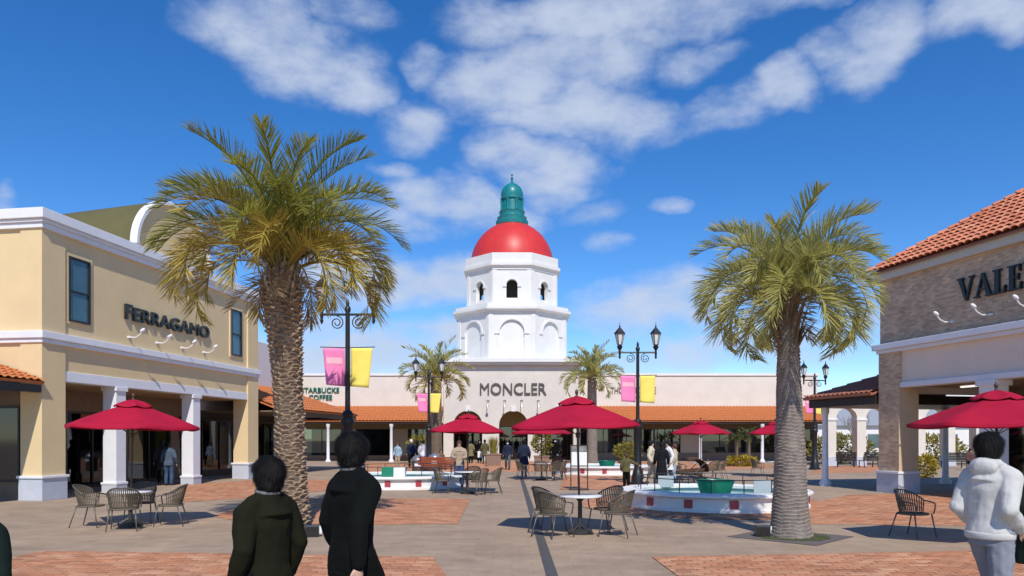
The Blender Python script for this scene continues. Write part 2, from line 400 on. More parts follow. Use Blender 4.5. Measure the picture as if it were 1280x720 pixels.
M_frondR = leaf_mat('palm_frond_sage', (0.30, 0.30, 0.085), (0.62, 0.57, 0.20), (0.70, 0.60, 0.29), 0.46)
M_frondY = leaf_mat('palm_frond_old', (0.27, 0.23, 0.036), (0.52, 0.38, 0.075), (0.36, 0.22, 0.07), 0.28)
M_frondD = leaf_mat('palm_frond_dry', (0.22, 0.155, 0.085), (0.36, 0.27, 0.16), (0.20, 0.14, 0.08), 0.2)
M_bush = leaf_mat('bush_leaf', (0.05, 0.075, 0.018), (0.16, 0.17, 0.045), None, 0.25)
M_bushy = leaf_mat('yellow_bush_leaf', (0.16, 0.15, 0.03), (0.38, 0.31, 0.06), None, 0.25)
M_flower = leaf_mat('yellow_flower_leaf', (0.30, 0.23, 0.02), (0.50, 0.36, 0.03), (0.2, 0.2, 0.03), 0.2)
M_planter = mat('brown_planter_box', (0.27, 0.17, 0.12), 0.8, 0.15, 6.0)
M_bench = mat('red_brown_bench_wood', (0.36, 0.085, 0.035), 0.55, 0.2, 10.0)
M_steel = mat('grey_bin_steel', (0.30, 0.31, 0.33), 0.35, 0.1, 6.0, metal=0.6)
M_darkbox = mat('dark_uplight_box', (0.03, 0.04, 0.04), 0.4, 0.1, 6.0)
M_paper = mat('white_notice_panel', (0.80, 0.80, 0.80), 0.6, 0.02, 6.0)
M_soil = mat('tree_pit_grate', (0.135, 0.115, 0.105), 0.9, 0.2, 14.0, 0.4, 60)
M_moss = mat('pit_moss', (0.075, 0.085, 0.03), 0.95, 0.4, 20.0, 0.6, 60)

# ------------------------------------------------------------------ ground
def ground_material():
    m = bpy.data.materials.new('tan_pavers'); m.use_nodes = True
    nt = m.node_tree; N = nt.nodes; L = nt.links; b = N['Principled BSDF']; b.inputs['Roughness'].default_value = 0.82
    geo = N.new('ShaderNodeNewGeometry'); P = geo.outputs['Position']
    br = N.new('ShaderNodeTexBrick'); br.inputs['Color1'].default_value = (0.365, 0.262, 0.176, 1); br.inputs['Color2'].default_value = (0.415, 0.302, 0.206, 1)
    br.inputs['Mortar'].default_value = (0.25, 0.18, 0.125, 1); br.inputs['Scale'].default_value = 1.0; br.inputs['Brick Width'].default_value = 0.6
    br.inputs['Row Height'].default_value = 0.3; br.inputs['Mortar Size'].default_value = 0.004; br.inputs['Mortar Smooth'].default_value = 0.4
    L.new(P, br.inputs['Vector'])
    def nz(scale, lo, hi, det=6):
        n = N.new('ShaderNodeTexNoise'); n.inputs['Scale'].default_value = scale; n.inputs['Detail'].default_value = det; n.inputs['Roughness'].default_value = .65; L.new(P, n.inputs['Vector'])
        r = N.new('ShaderNodeMapRange'); r.inputs['From Min'].default_value = .3; r.inputs['From Max'].default_value = .7; r.inputs['To Min'].default_value = lo; r.inputs['To Max'].default_value = hi
        L.new(n.outputs['Fac'], r.inputs['Value']); return r.outputs[0]
    mu = N.new('ShaderNodeMath'); mu.operation = 'MULTIPLY'; L.new(nz(0.22, .86, 1.12), mu.inputs[0]); L.new(nz(2.6, .88, 1.12, 9), mu.inputs[1])
    vo = N.new('ShaderNodeTexVoronoi'); vo.inputs['Scale'].default_value = 1.7; L.new(P, vo.inputs['Vector'])
    gs = N.new('ShaderNodeMapRange'); gs.inputs['From Min'].default_value = .035; gs.inputs['From Max'].default_value = .06; gs.inputs['To Min'].default_value = .62; L.new(vo.outputs['Distance'], gs.inputs['Value'])
    mu2 = N.new('ShaderNodeMath'); mu2.operation = 'MULTIPLY'; L.new(mu.outputs[0], mu2.inputs[0]); L.new(gs.outputs[0], mu2.inputs[1])
    mu3 = N.new('ShaderNodeMath'); mu3.operation = 'MULTIPLY'; L.new(mu2.outputs[0], mu3.inputs[0]); L.new(nz(0.7, .84, 1.08, 4), mu3.inputs[1])
    vs = N.new('ShaderNodeVectorMath'); vs.operation = 'SCALE'; L.new(br.outputs['Color'], vs.inputs[0]); L.new(mu3.outputs[0], vs.inputs['Scale'])
    L.new(vs.outputs[0], b.inputs['Base Color'])
    bp = N.new('ShaderNodeBump'); bp.inputs['Strength'].default_value = 0.25; bp.inputs['Distance'].default_value = 0.01; L.new(nz(60, 0, 1, 3), bp.inputs['Height']); L.new(bp.outputs[0], b.inputs['Normal'])
    return m
g = MB().add([(-1500, -400, 0), (1500, -400, 0), (1500, 2500, 0), (-1500, 2500, 0)], [(0, 1, 2, 3)]).build('ground', ground_material())
tag(g, kind='structure')

M_pbrick = island_mat('orange_paving_brick', [(0.44, 0.18, 0.085), (0.53, 0.235, 0.12), (0.36, 0.145, 0.07), (0.56, 0.30, 0.17), (0.46, 0.19, 0.09)], 0.85)
M_bed = mat('brick_joint_sand', (0.26, 0.17, 0.12), 0.95, 0.15, 6.0)
def inside(poly, x, y):
    c = False; j = len(poly) - 1
    for i in range(len(poly)):
        xi, yi = poly[i]; xj, yj = poly[j]
        if (yi > y) != (yj > y) and x < (xj - xi) * (y - yi) / (yj - yi) + xi: c = not c
        j = i
    return c
def brick_mesh(L_, W_, h=0.012, b=0.008):
    x, y = L_ / 2 - 0.006, W_ / 2 - 0.006
    return MB().hexa([(-x, -y, 0), (x, -y, 0), (x, y, 0), (-x, y, 0)], [(-x + b, -y + b, h), (x - b, -y + b, h), (x - b, y - b, h), (-x + b, y - b, h)])
PB = brick_mesh(0.30, 0.15)
def clip_poly(sub, poly):
    out = sub
    for i in range(len(poly)):
        a, b = poly[i], poly[(i + 1) % len(poly)]; inp = out; out = []
        if not inp: break
        side = lambda p: (b[0] - a[0]) * (p[1] - a[1]) - (b[1] - a[1]) * (p[0] - a[0])
        for k in range(len(inp)):
            p, q = inp[k - 1], inp[k]; sp, sq = side(p), side(q)
            if (sp >= 0) != (sq >= 0):
                t = sp / (sp - sq); out.append((p[0] + (q[0] - p[0]) * t, p[1] + (q[1] - p[1]) * t))
            if sq >= 0: out.append(q)
    return out
def hull(pts):
    pts = sorted(set(pts)); 
    def half(ps):
        h = []
        for p in ps:
            while len(h) > 1 and (h[-1][0] - h[-2][0]) * (p[1] - h[-2][1]) - (h[-1][1] - h[-2][1]) * (p[0] - h[-2][0]) <= 0: h.pop()
            h.append(p)
        return h[:-1]
    return half(pts) + half(pts[::-1])
def brick_patch(poly, ang, n_parts, layer, holes=()):
    poly = hull(poly)
    bed = MB().add([(x, y, 0.004 + layer * 0.004) for x, y in poly], [tuple(range(len(poly)))])
    bo = bed.build('brick_paving', M_bed); tag(bo, kind='structure')
    ca, sa = math.cos(ang), math.sin(ang)
    us = [x * ca + y * sa for x, y in poly]; ws = [-x * sa + y * ca for x, y in poly]
    spots = []; cut = []; row = 0; w = min(ws)
    hx_, hy_ = .144, .069
    while w < max(ws):
        u = min(us) - (0.15 if row % 2 else 0)
        while u < max(us) + .3:
            x, y = u * ca - w * sa, u * sa + w * ca
            if all((x - hx) ** 2 + (y - hy) ** 2 > hr * hr for hx, hy, hr in holes):
                cs = [(x + a_ * hx_ * ca - b_ * hy_ * sa, y + a_ * hx_ * sa + b_ * hy_ * ca) for a_, b_ in ((-1, -1), (1, -1), (1, 1), (-1, 1))]
                k_ = sum(inside(poly, *c_) for c_ in cs)
                if k_ == 4: spots.append((x, y))
                elif k_ or inside(poly, x, y):
                    q_ = clip_poly(cs, poly)
                    if len(q_) > 2: cut.append(q_)
            u += 0.30
        w += 0.15; row += 1
    z = 0.004 + layer * 0.004
    vis = [s for s in spots if 5 < s[1] and abs(s[0] / s[1]) < 0.70 and s[1] > 9.6]
    vis.sort(key=lambda s: s[1]); parts = set(vis[:n_parts])
    if n_parts:
        pm = PB.mesh('brick'); pm.materials.append(M_pbrick)
        for s in sorted(parts):
            o = bpy.data.objects.new('brick', pm); C.objects.link(o); o.parent = bo
            o.location = (s[0], s[1], z + random.uniform(-0.002, 0.002)); o.rotation_euler = (random.uniform(-.01, .01), random.uniform(-.01, .01), ang + random.uniform(-.012, .012))
    mb = MB()
    for s in spots:
        if s in parts: continue
        dz = random.uniform(-0.002, 0.002)
        mb.add([(s[0] + v[0] * ca - v[1] * sa, s[1] + v[0] * sa + v[1] * ca, z + dz + v[2]) for v in PB.v], PB.f)
    for q_ in cut: mb.prism(q_, z, z + .011)
    if mb.v:
        o = mb.build('brick_field', M_pbrick, bo); o['kind'] = 'stuff'
    return bo
P = lambda *ps: [gp(*p) for p in ps]
brick_patch(P((-120, 745), (0, 701), (56, 689), (541, 697), (575, 745)), R(-2), 280, 0)
brick_patch(P((815, 697), (1240, 689), (1420, 686), (1560, 745), (880, 745)), R(4), 280, 0)
brick_patch(P((990, 655), (1010, 630), (1060, 619), (1230, 615), (1300, 640), (1240, 657), (1140, 652)), R(8), 0, 0)
brick_patch(P((225, 628), (225, 607), (325, 600), (415, 600), (420, 612), (330, 622)), R(80), 0, 0)
brick_patch(P((265, 646), (335, 623), (588, 624), (572, 655), (330, 657)), R(-8), 0, 0)
F1C, F2C, F3C, FR = (5.58, 20.6), (-4.28, 29.0), (4.7, 39.0), 2.48
def ring_poly(c, r, n=40): return [(c[0] + r * math.cos(2 * math.pi * i / n), c[1] + r * math.sin(2 * math.pi * i / n)) for i in range(n)]
brick_patch(ring_poly(F1C, 3.7), R(10), 0, 1, [(F1C[0], F1C[1], 2.4)])
brick_patch(P((700, 612), (704, 597), (735, 590), (800, 590), (812, 612)), R(0), 0, 2)
brick_patch(P((440, 590), (445, 578.5), (620, 577.5), (930, 577.5), (985, 584), (870, 590), (720, 588)), R(0), 0, 0)
brick_patch(P((1010, 592), (1030, 583), (1110, 582), (1120, 590)), R(0), 0, 0)
# drain channel running up the axis of the square
dx0, dx1 = 0.46, 0.62
dr = empty('drain_channel', (0, 0, 0)); tag(dr, kind='structure')
M_drain = mat('dark_drain_slab', (0.085, 0.08, 0.078), 0.8, 0.2, 8.0)
y = 6.0
dm = MB().box(-0.08, 0.08, -0.295, 0.295, 0, 0.006).mesh('drain_slab'); dm.materials.append(M_drain)
while y < 36:
    o = bpy.data.objects.new('drain_slab', dm); C.objects.link(o); o.parent = dr; o.location = (0.54 - (y - 10) * 0.004, y, 0.005 + random.uniform(0, .002)); y += 0.6

# ------------------------------------------------------------------ tiled lean-to roofs far away
def corrugated(quad, nu, nv, h, name, m, parent, thick=0.08):
    """tile roof on a quad a(eave left) b(eave right) c(top right) d(top left): rolls run up the slope, courses step"""
    a, b, c, d = [Vector(p) for p in quad]
    nrm = (b - a).cross(d - a).normalized()
    if nrm.z < 0: nrm = -nrm
    k = 6; mb = MB(); rows = []
    for j in range(nv + 1):
        for e in ((0,) if j == 0 else ((1, 0) if j < nv else (1,))):
            v = j / nv; row = []
            for i in range(nu * k + 1):
                u = i / (nu * k); p = a.lerp(b, u).lerp(d.lerp(c, u), v)
                ph = 2 * math.pi * u * nu
                hh = h * (0.5 + 0.5 * math.cos(ph)) + (0.035 if e == 0 else 0.0)
                row.append(p + nrm * hh)
            rows.append(row)
    mb.rings(rows, cap=False, closed=False)
    base = [a - nrm * thick, b - nrm * thick, c - nrm * thick, d - nrm * thick]
    mb.add(base + [a, b, c, d], [(0, 1, 2, 3), (0, 4, 5, 1), (1, 5, 6, 2), (2, 6, 7, 3), (3, 7, 4, 0)])
    return mb.build(name, m, parent, smooth='auto')

def goose_lamp(x, z, parent, out=0.85, y0=0.1):
    r = MB().tube([(x, y0, z), (x, y0 - out * .55, z - .02), (x, y0 - out * .85, z + .06), (x, y0 - out, z + .16)], 0.021, 8)
    r.lathe([(0.08, -0.03), (0.08, 0.03)], 12, (x, y0 - 0.03, z))
    o = r.build('wall_lamp', M_trim, parent, smooth='auto')
    h = MB().ell((x, y0 - out - .03, z + .22), (.058, .11, .058), 12, 8, Matrix.Rotation(R(-35), 3, 'X'))
    h.build('lamp_head', M_trim, o, smooth=True)

def sash(x0, x1, z0, z1, y, parent, m_glass=None):
    f = MB(); t = 0.06
    f.box(x0, x1, y - .06, y + .06, z0, z0 + t); f.box(x0, x1, y - .06, y + .06, z1 - t, z1)
    f.box(x0, x0 + t, y - .06, y + .06, z0 + t, z1 - t); f.box(x1 - t, x1, y - .06, y + .06, z0 + t, z1 - t)
    zm = z0 + (z1 - z0) * .47; f.box(x0 + t, x1 - t, y - .05, y + .05, zm - .025, zm + .025)
    w = f.build('window', M_frame, parent)
    for a, b in ((z0 + t, zm - .025), (zm + .025, z1 - t)):
        MB().box(x0 + t, x1 - t, y - .01, y + .02, a, b).build('pane', m_glass or M_glassblue, w)
    return w

def shopfront(parent, x0, x1, y, zt, n, m_glass, zb=0.12, mull=0.05, back=3.0, m_back=None, name='shop_window'):
    """a run of framed panes with a shallow shop behind"""
    fr = MB(); fr.box(x0, x1, y - .05, y + .05, 0, zb); fr.box(x0, x1, y - .05, y + .05, zt, zt + .08)
    w = (x1 - x0) / n
    for i in range(n + 1):
        xx = x0 + i * w; fr.box(xx - mull / 2, xx + mull / 2, y - .06, y + .06, zb, zt)
    o = fr.build(name, M_frame, parent)
    for i in range(n):
        MB().box(x0 + i * w + mull / 2, x0 + (i + 1) * w - mull / 2, y - .008, y + .008, zb, zt).build('pane', m_glass, o)
    return o

# ------------------------------------------------------------------ left building (yellow, arched gable)
def left_building():
    a = math.atan2(.988, .157)
    b = empty('yellow_shop_building', (-13.9, 22.0, 0), a)
    tag(b, 'yellow stucco two storey shop building with arched gable and FERRAGAMO lettering', 'building')
    Lx = 12.95
    w = MB().box(.05, Lx - .05, .07, 12, 3.72, 8.15)
    w.build('upper_wall', M_yellow, b)
    for x0, x1 in ((0, .93), (12.02, Lx)):
        p = MB().box(x0, x1, 0, .72, .0, 8.12).build('corner_pier', M_yellow, b)
        MB().box(x0 - .04, x1 + .04, -.04, .76, 0, .66).build('plinth', M_bluegrey, p, bevel=.012)
        MB().box(x0 - .08, x1 + .08, -.08, .80, .66, .74).build('plinth_cap', M_trim, p, bevel=.015)
    co = MB().box(-.06, Lx + .06, -.06, 12, 8.08, 8.24); co.box(-.12, Lx + .12, -.12, 12, 8.24, 8.34); co.box(-.19, Lx + .19, -.19, 12, 8.34, 8.64)
    co.build('cornice', M_trim, b, bevel=.02)
    t = MB().box(-.05, Lx + .05, -.05, 12, 4.69, 4.82); t.box(-.11, Lx + .11, -.11, 12, 4.82, 5.04); t.build('string_course', M_trim, b, bevel=.02)
    MB().box(.93, 12.02, .03, .45, 3.6, 3.92).build('lintel_beam', M_trim, b, bevel=.015)
    for cx in (3.52, 8.02):
        c = MB().box(cx - .25, cx + .25, .04, .54, .30, 3.6)
        c.box(cx - .30, cx + .30, -.01, .59, 3.46, 3.598); c.box(cx - .30, cx + .30, -.01, .59, .28, .36)
        c = c.build('column', M_trim, b, bevel=.012)
        MB().box(cx - .28, cx + .28, .01, .57, 0, .28).build('column_base', M_bluegrey, c, bevel=.01)
    # arcade: ceiling, back wall, glass, shop behind
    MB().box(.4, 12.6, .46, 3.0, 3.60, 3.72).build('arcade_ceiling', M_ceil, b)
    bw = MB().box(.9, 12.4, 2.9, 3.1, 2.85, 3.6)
    for x in (.75, 3.9, 7.2, 10.6): bw.box(x, x + .55, 2.88, 3.1, 0, 2.85)
    bw.build('shop_wall', M_brownwall, b)
    for x0, x1, n in ((1.3, 3.9, 2), (4.45, 7.2, 2), (7.75, 10.6, 2), (11.15, 12.3, 1)):
        shopfront(b, x0, x1, 3.0, 2.77, n, M_glass)
    room = MB().box(.5, 12.5, 7.5, 7.6, 0, 3.6); room.box(.5, 12.5, 3.1, 7.6, 3.0, 3.1); room.box(.4, .5, 3.1, 7.6, 0, 3.6); room.box(12.5, 12.6, 3.1, 7.6, 0, 3.6)
    room.build('shop_interior', mat('warm_shop_interior', (.30, .20, .12), .8, .1), b)
    rng = random.Random(3)
    for i in range(7):
        x = 1.2 + i * 1.6; s = MB()
        for z in (.5, 1.1, 1.7, 2.2): s.box(x, x + 1.1, 6.9, 7.45, z, z + .04)
        s = s.build('display_shelf', M_brownwall, b)
        gd = MB()
        for z in (.54, 1.14, 1.74):
            for k in range(3):
                xx = x + .12 + k * .34; h = rng.uniform(.15, .35); gd.box(xx, xx + .22, 7.0, 7.25, z, z + h)
        gd.build('shop_goods', mat('shop_goods', (.45, .33, .22), .6, .5, 1.5), s)
    # end shop window under the neighbouring canopy
    MB().box(.10, .3, .72, 8, 0, 3.72).build('end_wall', M_brownwall, b)
    f = MB().box(.02, .09, .78, 3.2, .55, .62); f.box(.02, .09, .78, 3.2, 2.75, 2.82)
    for yy in (.78, 1.55, 2.35, 3.14): f.box(.02, .09, yy, yy + .06, .62, 2.75)
    f = f.build('end_window', M_frame, b)
    for yy in (.84, 1.61, 2.41): MB().box(.04, .06, yy, yy + .70, .62, 2.75).build('pane', mat('dark_end_glass', (.02, .022, .02), .06, .3, 2.0, spec=.8), f)
    # upper windows, lettering, lamps
    for x0, x1 in ((1.10, 2.02), (10.62, 11.5)):
        fr = MB(); e = .1
        fr.box(x0 - e, x1 + e, .03, .09, 7.52, 7.62); fr.box(x0 - e, x0, .03, .09, 5.5, 7.52); fr.box(x1, x1 + e, .03, .09, 5.5, 7.52); fr.box(x0 - e, x1 + e, .03, .09, 5.42, 5.5)
        ww = sash(x0, x1, 5.5, 7.52, .06, b)
        fr.build('surround', M_yellow, ww)
    lettering('FERRAGAMO', 3.70, 8.85, 5.98, .47, .05, M_black, b, .09, 0.012, 1.12)
    for x in (3.95, 5.5, 7.05, 8.55): goose_lamp(x, 5.38, b, .55, .12)
    # arched gable with vault behind
    gx, r, z0 = 6.55, 2.28, 8.3
    outer = [(gx - r, z0), (gx + r, z0)] + [(gx + r * math.cos(math.pi * i / 28), 8.75 + r * .86 * math.sin(math.pi * i / 28)) for i in range(29)]
    me = flat_shape('arched_gable', outer, [], .12); o = obj('arched_gable', me, M_yellow, b); o.location = (0, .02, 0)
    ring = MB(); rr = []
    for i in range(37):
        t_ = math.pi * i / 36; cs, sn = math.cos(t_), math.sin(t_)
        q = lambda rad, yy: (gx + rad * cs, yy, 8.72 + rad * .86 * sn)
        rr.append([q(r - .02, -.10), q(r + .11, -.10), q(r + .15, -.05), q(r + .15, .15), q(r - .02, .15)])
    ring.rings(rr, cap=True, closed=True); ring.build('gable_trim', M_trim, b, smooth='auto')
    v = MB(); vr = []
    for j in range(9):
        yy = .16 + j * 1.1; rad = r * (1.06 - .035 * j); vr.append([(gx + rad * math.cos(math.pi * i / 24), yy, 8.66 + rad * .88 * math.sin(math.pi * i / 24)) for i in range(25)])
    v.rings(vr, cap=False, closed=False); v.add(vr[-1], [tuple(range(25))]); v.build('vault_roof', M_green_roof, b, smooth='auto')
    MB().box(.0, Lx, .1, 11.9, 8.36, 8.5).build('flat_roof', M_bluegrey, b)
    # neighbour's lean-to canopy, nearer the camera
    c = empty('shop_canopy', (-13.9, 22.0, 0), a)
    tag(c, 'terracotta lean-to canopy at the left edge butting against the yellow building', 'canopy')
    corrugated([(-9, -.15, 3.52), (-.06, -.15, 3.52), (-.06, 2.6, 4.42), (-9, 2.6, 4.42)], 34, 9, .05, 'tiled_roof', M_tileflat, c)
    MB().box(-9, -.08, -.05, .1, 3.2, 3.42).build('fascia_beam', M_frame, c)
    MB().box(-9, -.08, .1, 2.6, 3.3, 3.36).build('ceiling', M_brownwall, c)
    MB().lathe([(.14, 0), (.14, .2), (.1, .26), (.09, 2.9), (.13, 3.0), (.13, 3.2)], 16, (-4.5, .05, 0)).build('column', M_trim, c, smooth='auto')
left_building()

# ------------------------------------------------------------------ right building (brick, tiled hip roof)
M_stone = pattern_brick_mat('tan_rustic_brick', (0.70, 0.49, 0.31), (0.46, 0.31, 0.20), (0.62, 0.47, 0.34), .21, .07, .006, .6, rot=(R(90), 0, 0), var=0.32)
def serif_letters(b, x, z, cap, y):
    """classical capitals with thick and thin strokes and serifs"""
    def poly(mb, pts, k): mb.append((pts, k))
    th, tn, sf = .20, .085, .06
    def stem(x0, w, z0=0, z1=1): return [(x0, z0), (x0 + w, z0), (x0 + w, z1), (x0, z1)]
    def srf(xc, w, z0): return [(xc - w / 2, z0), (xc + w / 2, z0), (xc + w / 2, z0 + sf), (xc - w / 2, z0 + sf)]
    G = {}
    G['V'] = (.86, [[(0.06, .97), (.06 + th, .97), (.52, 0), (.42, 0)], [(.44, 0.02), (.52, .02), (.80, .97), (.80 - tn, .97)], srf(.16, .34, .94), srf(.74, .26, .94)])
    G['A'] = (.86, [[(.08, .03), (.08 + tn, .03), (.46, 1), (.38, 1)], [(.34, 1), (.46, 1), (.82, .03), (.82 - th, .03)], stem(.24, .34, .30, .37), srf(.12, .26, 0), srf(.72, .34, 0)])
    G['L'] = (.66, [stem(.12, th), srf(.22, .40, .94), stem(.04, .56, 0, sf), [(.52, .04), (.60, .04), (.62, .30), (.575, .30)]])
    G['E'] = (.70, [stem(.12, th), stem(.04, .56, .94, 1), stem(.04, .60, 0, sf), stem(.3, .22, .48, .54), stem(.49, .05, .38, .64), [(.53, .96), (.60, .96), (.60, .72), (.555, .72)], [(.56, .04), (.64, .04), (.66, .30), (.615, .30)]])
    G['N'] = (.92, [stem(.14, tn, .03, .97), stem(.72, tn, .03, .97), [(.10, .97), (.30, .97), (.80, .03), (.72, .0)], srf(.18, .28, 0), srf(.76, .28, .94), srf(.14, .2, .95)])
    G['T'] = (.80, [stem(.31, th), stem(.04, .74, .94, 1), srf(.41, .36, 0), [(.04, .96), (.10, .96), (.075, .72), (.04, .72)], [(.72, .96), (.78, .96), (.78, .72), (.745, .72)]])
    G['I'] = (.44, [stem(.12, th), srf(.22, .38, 0), srf(.22, .38, .94)])
    ring = [[(.46 + r * math.cos(t), .5 + q * math.sin(t)) for t in [2 * math.pi * i / 28 for i in range(28)]] for r, q in ((.42, .51), (.23, .45))]
    G['O'] = (.94, ring)
    root = empty('sign_lettering', (0, 0, 0), 0, b)
    for ch in 'VALENTINO':
        w, pl = G[ch]; mb = MB()
        if ch == 'O':
            n = 28; o_, i_ = pl
            vs = [(x + p[0] * cap, y - .09, z + p[1] * cap) for p in o_ + i_] + [(x + p[0] * cap, y - .01, z + p[1] * cap) for p in o_ + i_]
            fs = []
            for i in range(n):
                k = (i + 1) % n
                fs += [(i, k, n + k, n + i), (2 * n + i, 3 * n + i, 3 * n + k, 2 * n + k), (i, 2 * n + i, 2 * n + k, k), (n + i, n + k, 3 * n + k, 3 * n + i)]
            mb.add(vs, fs)
        else:
            for q, pts in enumerate(pl):
                f, bk = y - .09 - .0025 * q, y - .012 + .001 * q
                n = len(pts)
                mb.add([(x + p[0] * cap, f, z + p[1] * cap) for p in pts] + [(x + p[0] * cap, bk, z + p[1] * cap) for p in pts],
                       [tuple(range(n)), tuple(range(n, 2 * n))[::-1]] + [(i, n + i, n + (i + 1) % n, (i + 1) % n) for i in range(n)])
        mb.build('letter', M_black, root)
        x += w * cap * 1.02

def right_building():
    a = math.atan2(-.971, .238)
    b = empty('brick_shop_building', (12.93, 24.9, 0), a)
    tag(b, 'tan brick shop building with terracotta hip roof and VALENTINO lettering', 'building')
    X0, X1 = -.92, 15.0
    MB().box(X0, X1, .06, 12, 4.9, 7.42).build('upper_wall', M_stone, b)
    MB().box(.0, X1, .14, .5, 3.70, 4.78).build('plaster_panel', mat('grey_plaster_panel', (.84, .69, .56), .85, .05, 2.0, .2, 60), b)
    p = MB().box(X0, 0, 0, .78, 0, 4.8).build('corner_pier', M_stone, b)
    MB().box(-.004, .03, .0, .78, .7, 3.55).build('pier_lining', mat('tan_pier_plaster', (.62, .46, .29), .85, .08, 2.0, .2, 60), p)
    MB().box(X0 - .05, .06, -.05, .83, 0, .66).build('plinth', M_bluegrey, p, bevel=.012)
    MB().box(X0 - .08, .09, -.08, .86, .66, .74).build('plinth_cap', M_trim, p, bevel=.012)
    t = MB().box(X0 - .06, X1, -.06, 12, 4.76, 4.88); t.box(X0 - .16, X1, -.16, 12, 4.88, 5.08); t.build('string_course', M_trim, b, bevel=.02)
    MB().box(.031, X1, .02, .5, 3.55, 3.72).build('lintel_beam', M_trim, b, bevel=.015)
    MB().box(X0 - .1, X1, -.1, 12, 7.26, 7.55).build('eave_board', mat('cream_eave_board', (.62, .55, .45), .7, .05), b)
    for cx in (3.4, 7.6, 11.8):
        c = MB().box(cx - .26, cx + .26, .04, .56, .3, 3.55); c.box(cx - .33, cx + .33, -.03, .63, 3.38, 3.548)
        c = c.build('column', M_trim, b, bevel=.012)
        MB().box(cx - .3, cx + .3, 0, .6, 0, .3).build('column_base', M_bluegrey, c, bevel=.01)
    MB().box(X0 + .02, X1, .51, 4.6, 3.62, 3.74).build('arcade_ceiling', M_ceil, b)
    for k in range(4):
        MB().box(.3 + 3.2 * k, 1.7 + 3.2 * k, 2.2, 2.32, 3.56, 3.615).build('ceiling_light', mat('ceiling_strip_light', (.8, .8, .8), .4, 0, emit=(1, .98, .93, .9)), b)
    eb = MB().box(X0, -.4, .78, 12, 3.4, 4.75); eb.build('end_beam', M_cream, b)
    bw = MB().box(X0, X1, 4.4, 4.6, 2.9, 3.62)
    for x in (X0, 3.6, 8, 12.4): bw.box(x, x + .6, 4.38, 4.6, 0, 2.9)
    bw.build('shop_wall', M_brownwall, b)
    for x0, x1 in ((-.32, 3.6), (4.2, 8), (8.6, 12.4)): shopfront(b, x0, x1, 4.5, 2.8, 3, M_glass)
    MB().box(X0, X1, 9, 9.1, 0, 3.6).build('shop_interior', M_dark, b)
    serif_letters(b, 2.42, 5.97, .70, .05)
    for x in (2.2, 3.55, 4.9, 6.3, 7.7): goose_lamp(x, 5.42, b, .6, .06)
    # hip roof of single barrel tiles
    pitch = math.tan(R(33)); ov = .22; ze = 7.56
    zr = ze + pitch * 5.0
    core = MB().add([(X0 - ov, -ov, ze), (X1, -ov, ze), (X1, 5 - ov, zr), (X0 - ov + 5, 5 - ov, zr), (X0 - ov, 12, ze), (X0 - ov, -ov, ze - .05), (X1, -ov, ze - .05), (X0 - ov, 12, ze - .05)],
                    [(0, 1, 2, 3), (0, 3, 4), (5, 6, 1, 0), (5, 0, 4, 7)])
    rf = core.build('hip_roof', M_tilebrown, b)
    tw, ex = .255, .36; sl = math.hypot(1, pitch)
    # one tile: a half barrel, wider at its foot
    def tile_mesh(L_=.42, w=.14):
        mb = MB(); r0 = []; n = 7
        for (s, rad, lift) in ((0, w, .035), (L_, w * .86, .0)):
            for rr in (rad, rad - .022):
                r0.append([(rr * math.cos(math.pi * i / n), s, lift + rr * .62 * math.sin(math.pi * i / n)) for i in range(n + 1)])
        fs = []; n1 = n + 1
        vs = [p_ for r_ in r0 for p_ in r_]
        for i in range(n):
            fs += [(i, i + 1, 2 * n1 + i + 1, 2 * n1 + i), (n1 + i + 1, n1 + i, 3 * n1 + i, 3 * n1 + i + 1), (i, n1 + i, n1 + i + 1, i + 1), (2 * n1 + i, 2 * n1 + i + 1, 3 * n1 + i + 1, 3 * n1 + i)]
        return mb.add(vs, fs).mesh('roof_tile')
    tm = tile_mesh(); tm.materials.append(M_rooftile); tm.shade_smooth(); tm.set_sharp_from_angle(angle=R(40))
    ang = math.atan(pitch); slots = []
    nrow = int(5 * sl / ex)
    for j in range(nrow):
        up = j * ex / sl          # plan distance from eave
        x = X0 - ov + up + .14
        while x < X1 - .1:
            slots.append((x, up, j)); x += tw
    # nearest to the part of the roof in view: the far end
    slots.sort(key=lambda s: s[0]); keep = slots[:290]; rest = slots[290:]
    for x, up, j in keep:
        o = bpy.data.objects.new('roof_tile', tm); C.objects.link(o); o.parent = rf
        o.location = (x + random.uniform(-.008, .008), -ov - .04 + up, ze + up * pitch + .012 + random.uniform(0, .008)); o.rotation_euler = (ang, 0, random.uniform(-.02, .02))
    mb = MB(); ca, sa = math.cos(ang), math.sin(ang); vv = [v.co.copy() for v in tm.vertices]; ff = [tuple(p_.vertices) for p_ in tm.polygons]
    for x, up, j in rest:
        mb.add([(x + v.x, -ov - .04 + up + v.y * ca - v.z * sa, ze + up * pitch + .014 + v.y * sa + v.z * ca) for v in vv], ff)
    if mb.v: o = mb.build('roof_tile_field', M_rooftile, rf, smooth='auto'); o['kind'] = 'stuff'
    # hip capping tiles
    hv = Vector((5, 5, 5 * pitch)); hl = hv.length; hq = hv.to_track_quat('Y', 'Z')
    k = 0.0
    while k < hl:
        o = bpy.data.objects.new('ridge_tile', tm); C.objects.link(o); o.parent = rf
        o.location = Vector((X0 - ov - .02, -ov - .02, ze + .06)) + hv * (k / hl); o.rotation_mode = 'QUATERNION'; o.rotation_quaternion = hq; o.scale = (1.0, 1, 1.2); k += .34
    # hip-roofed covered walk beyond it
    c = empty('covered_walkway', (12.93, 24.9, 0), a)
    tag(c, 'brown hip roofed walkway on a slim white column beyond the brick building', 'canopy')
    x0, x1, y0, y1, ze = -4.75, -.95, -.25, 6.5, 3.42
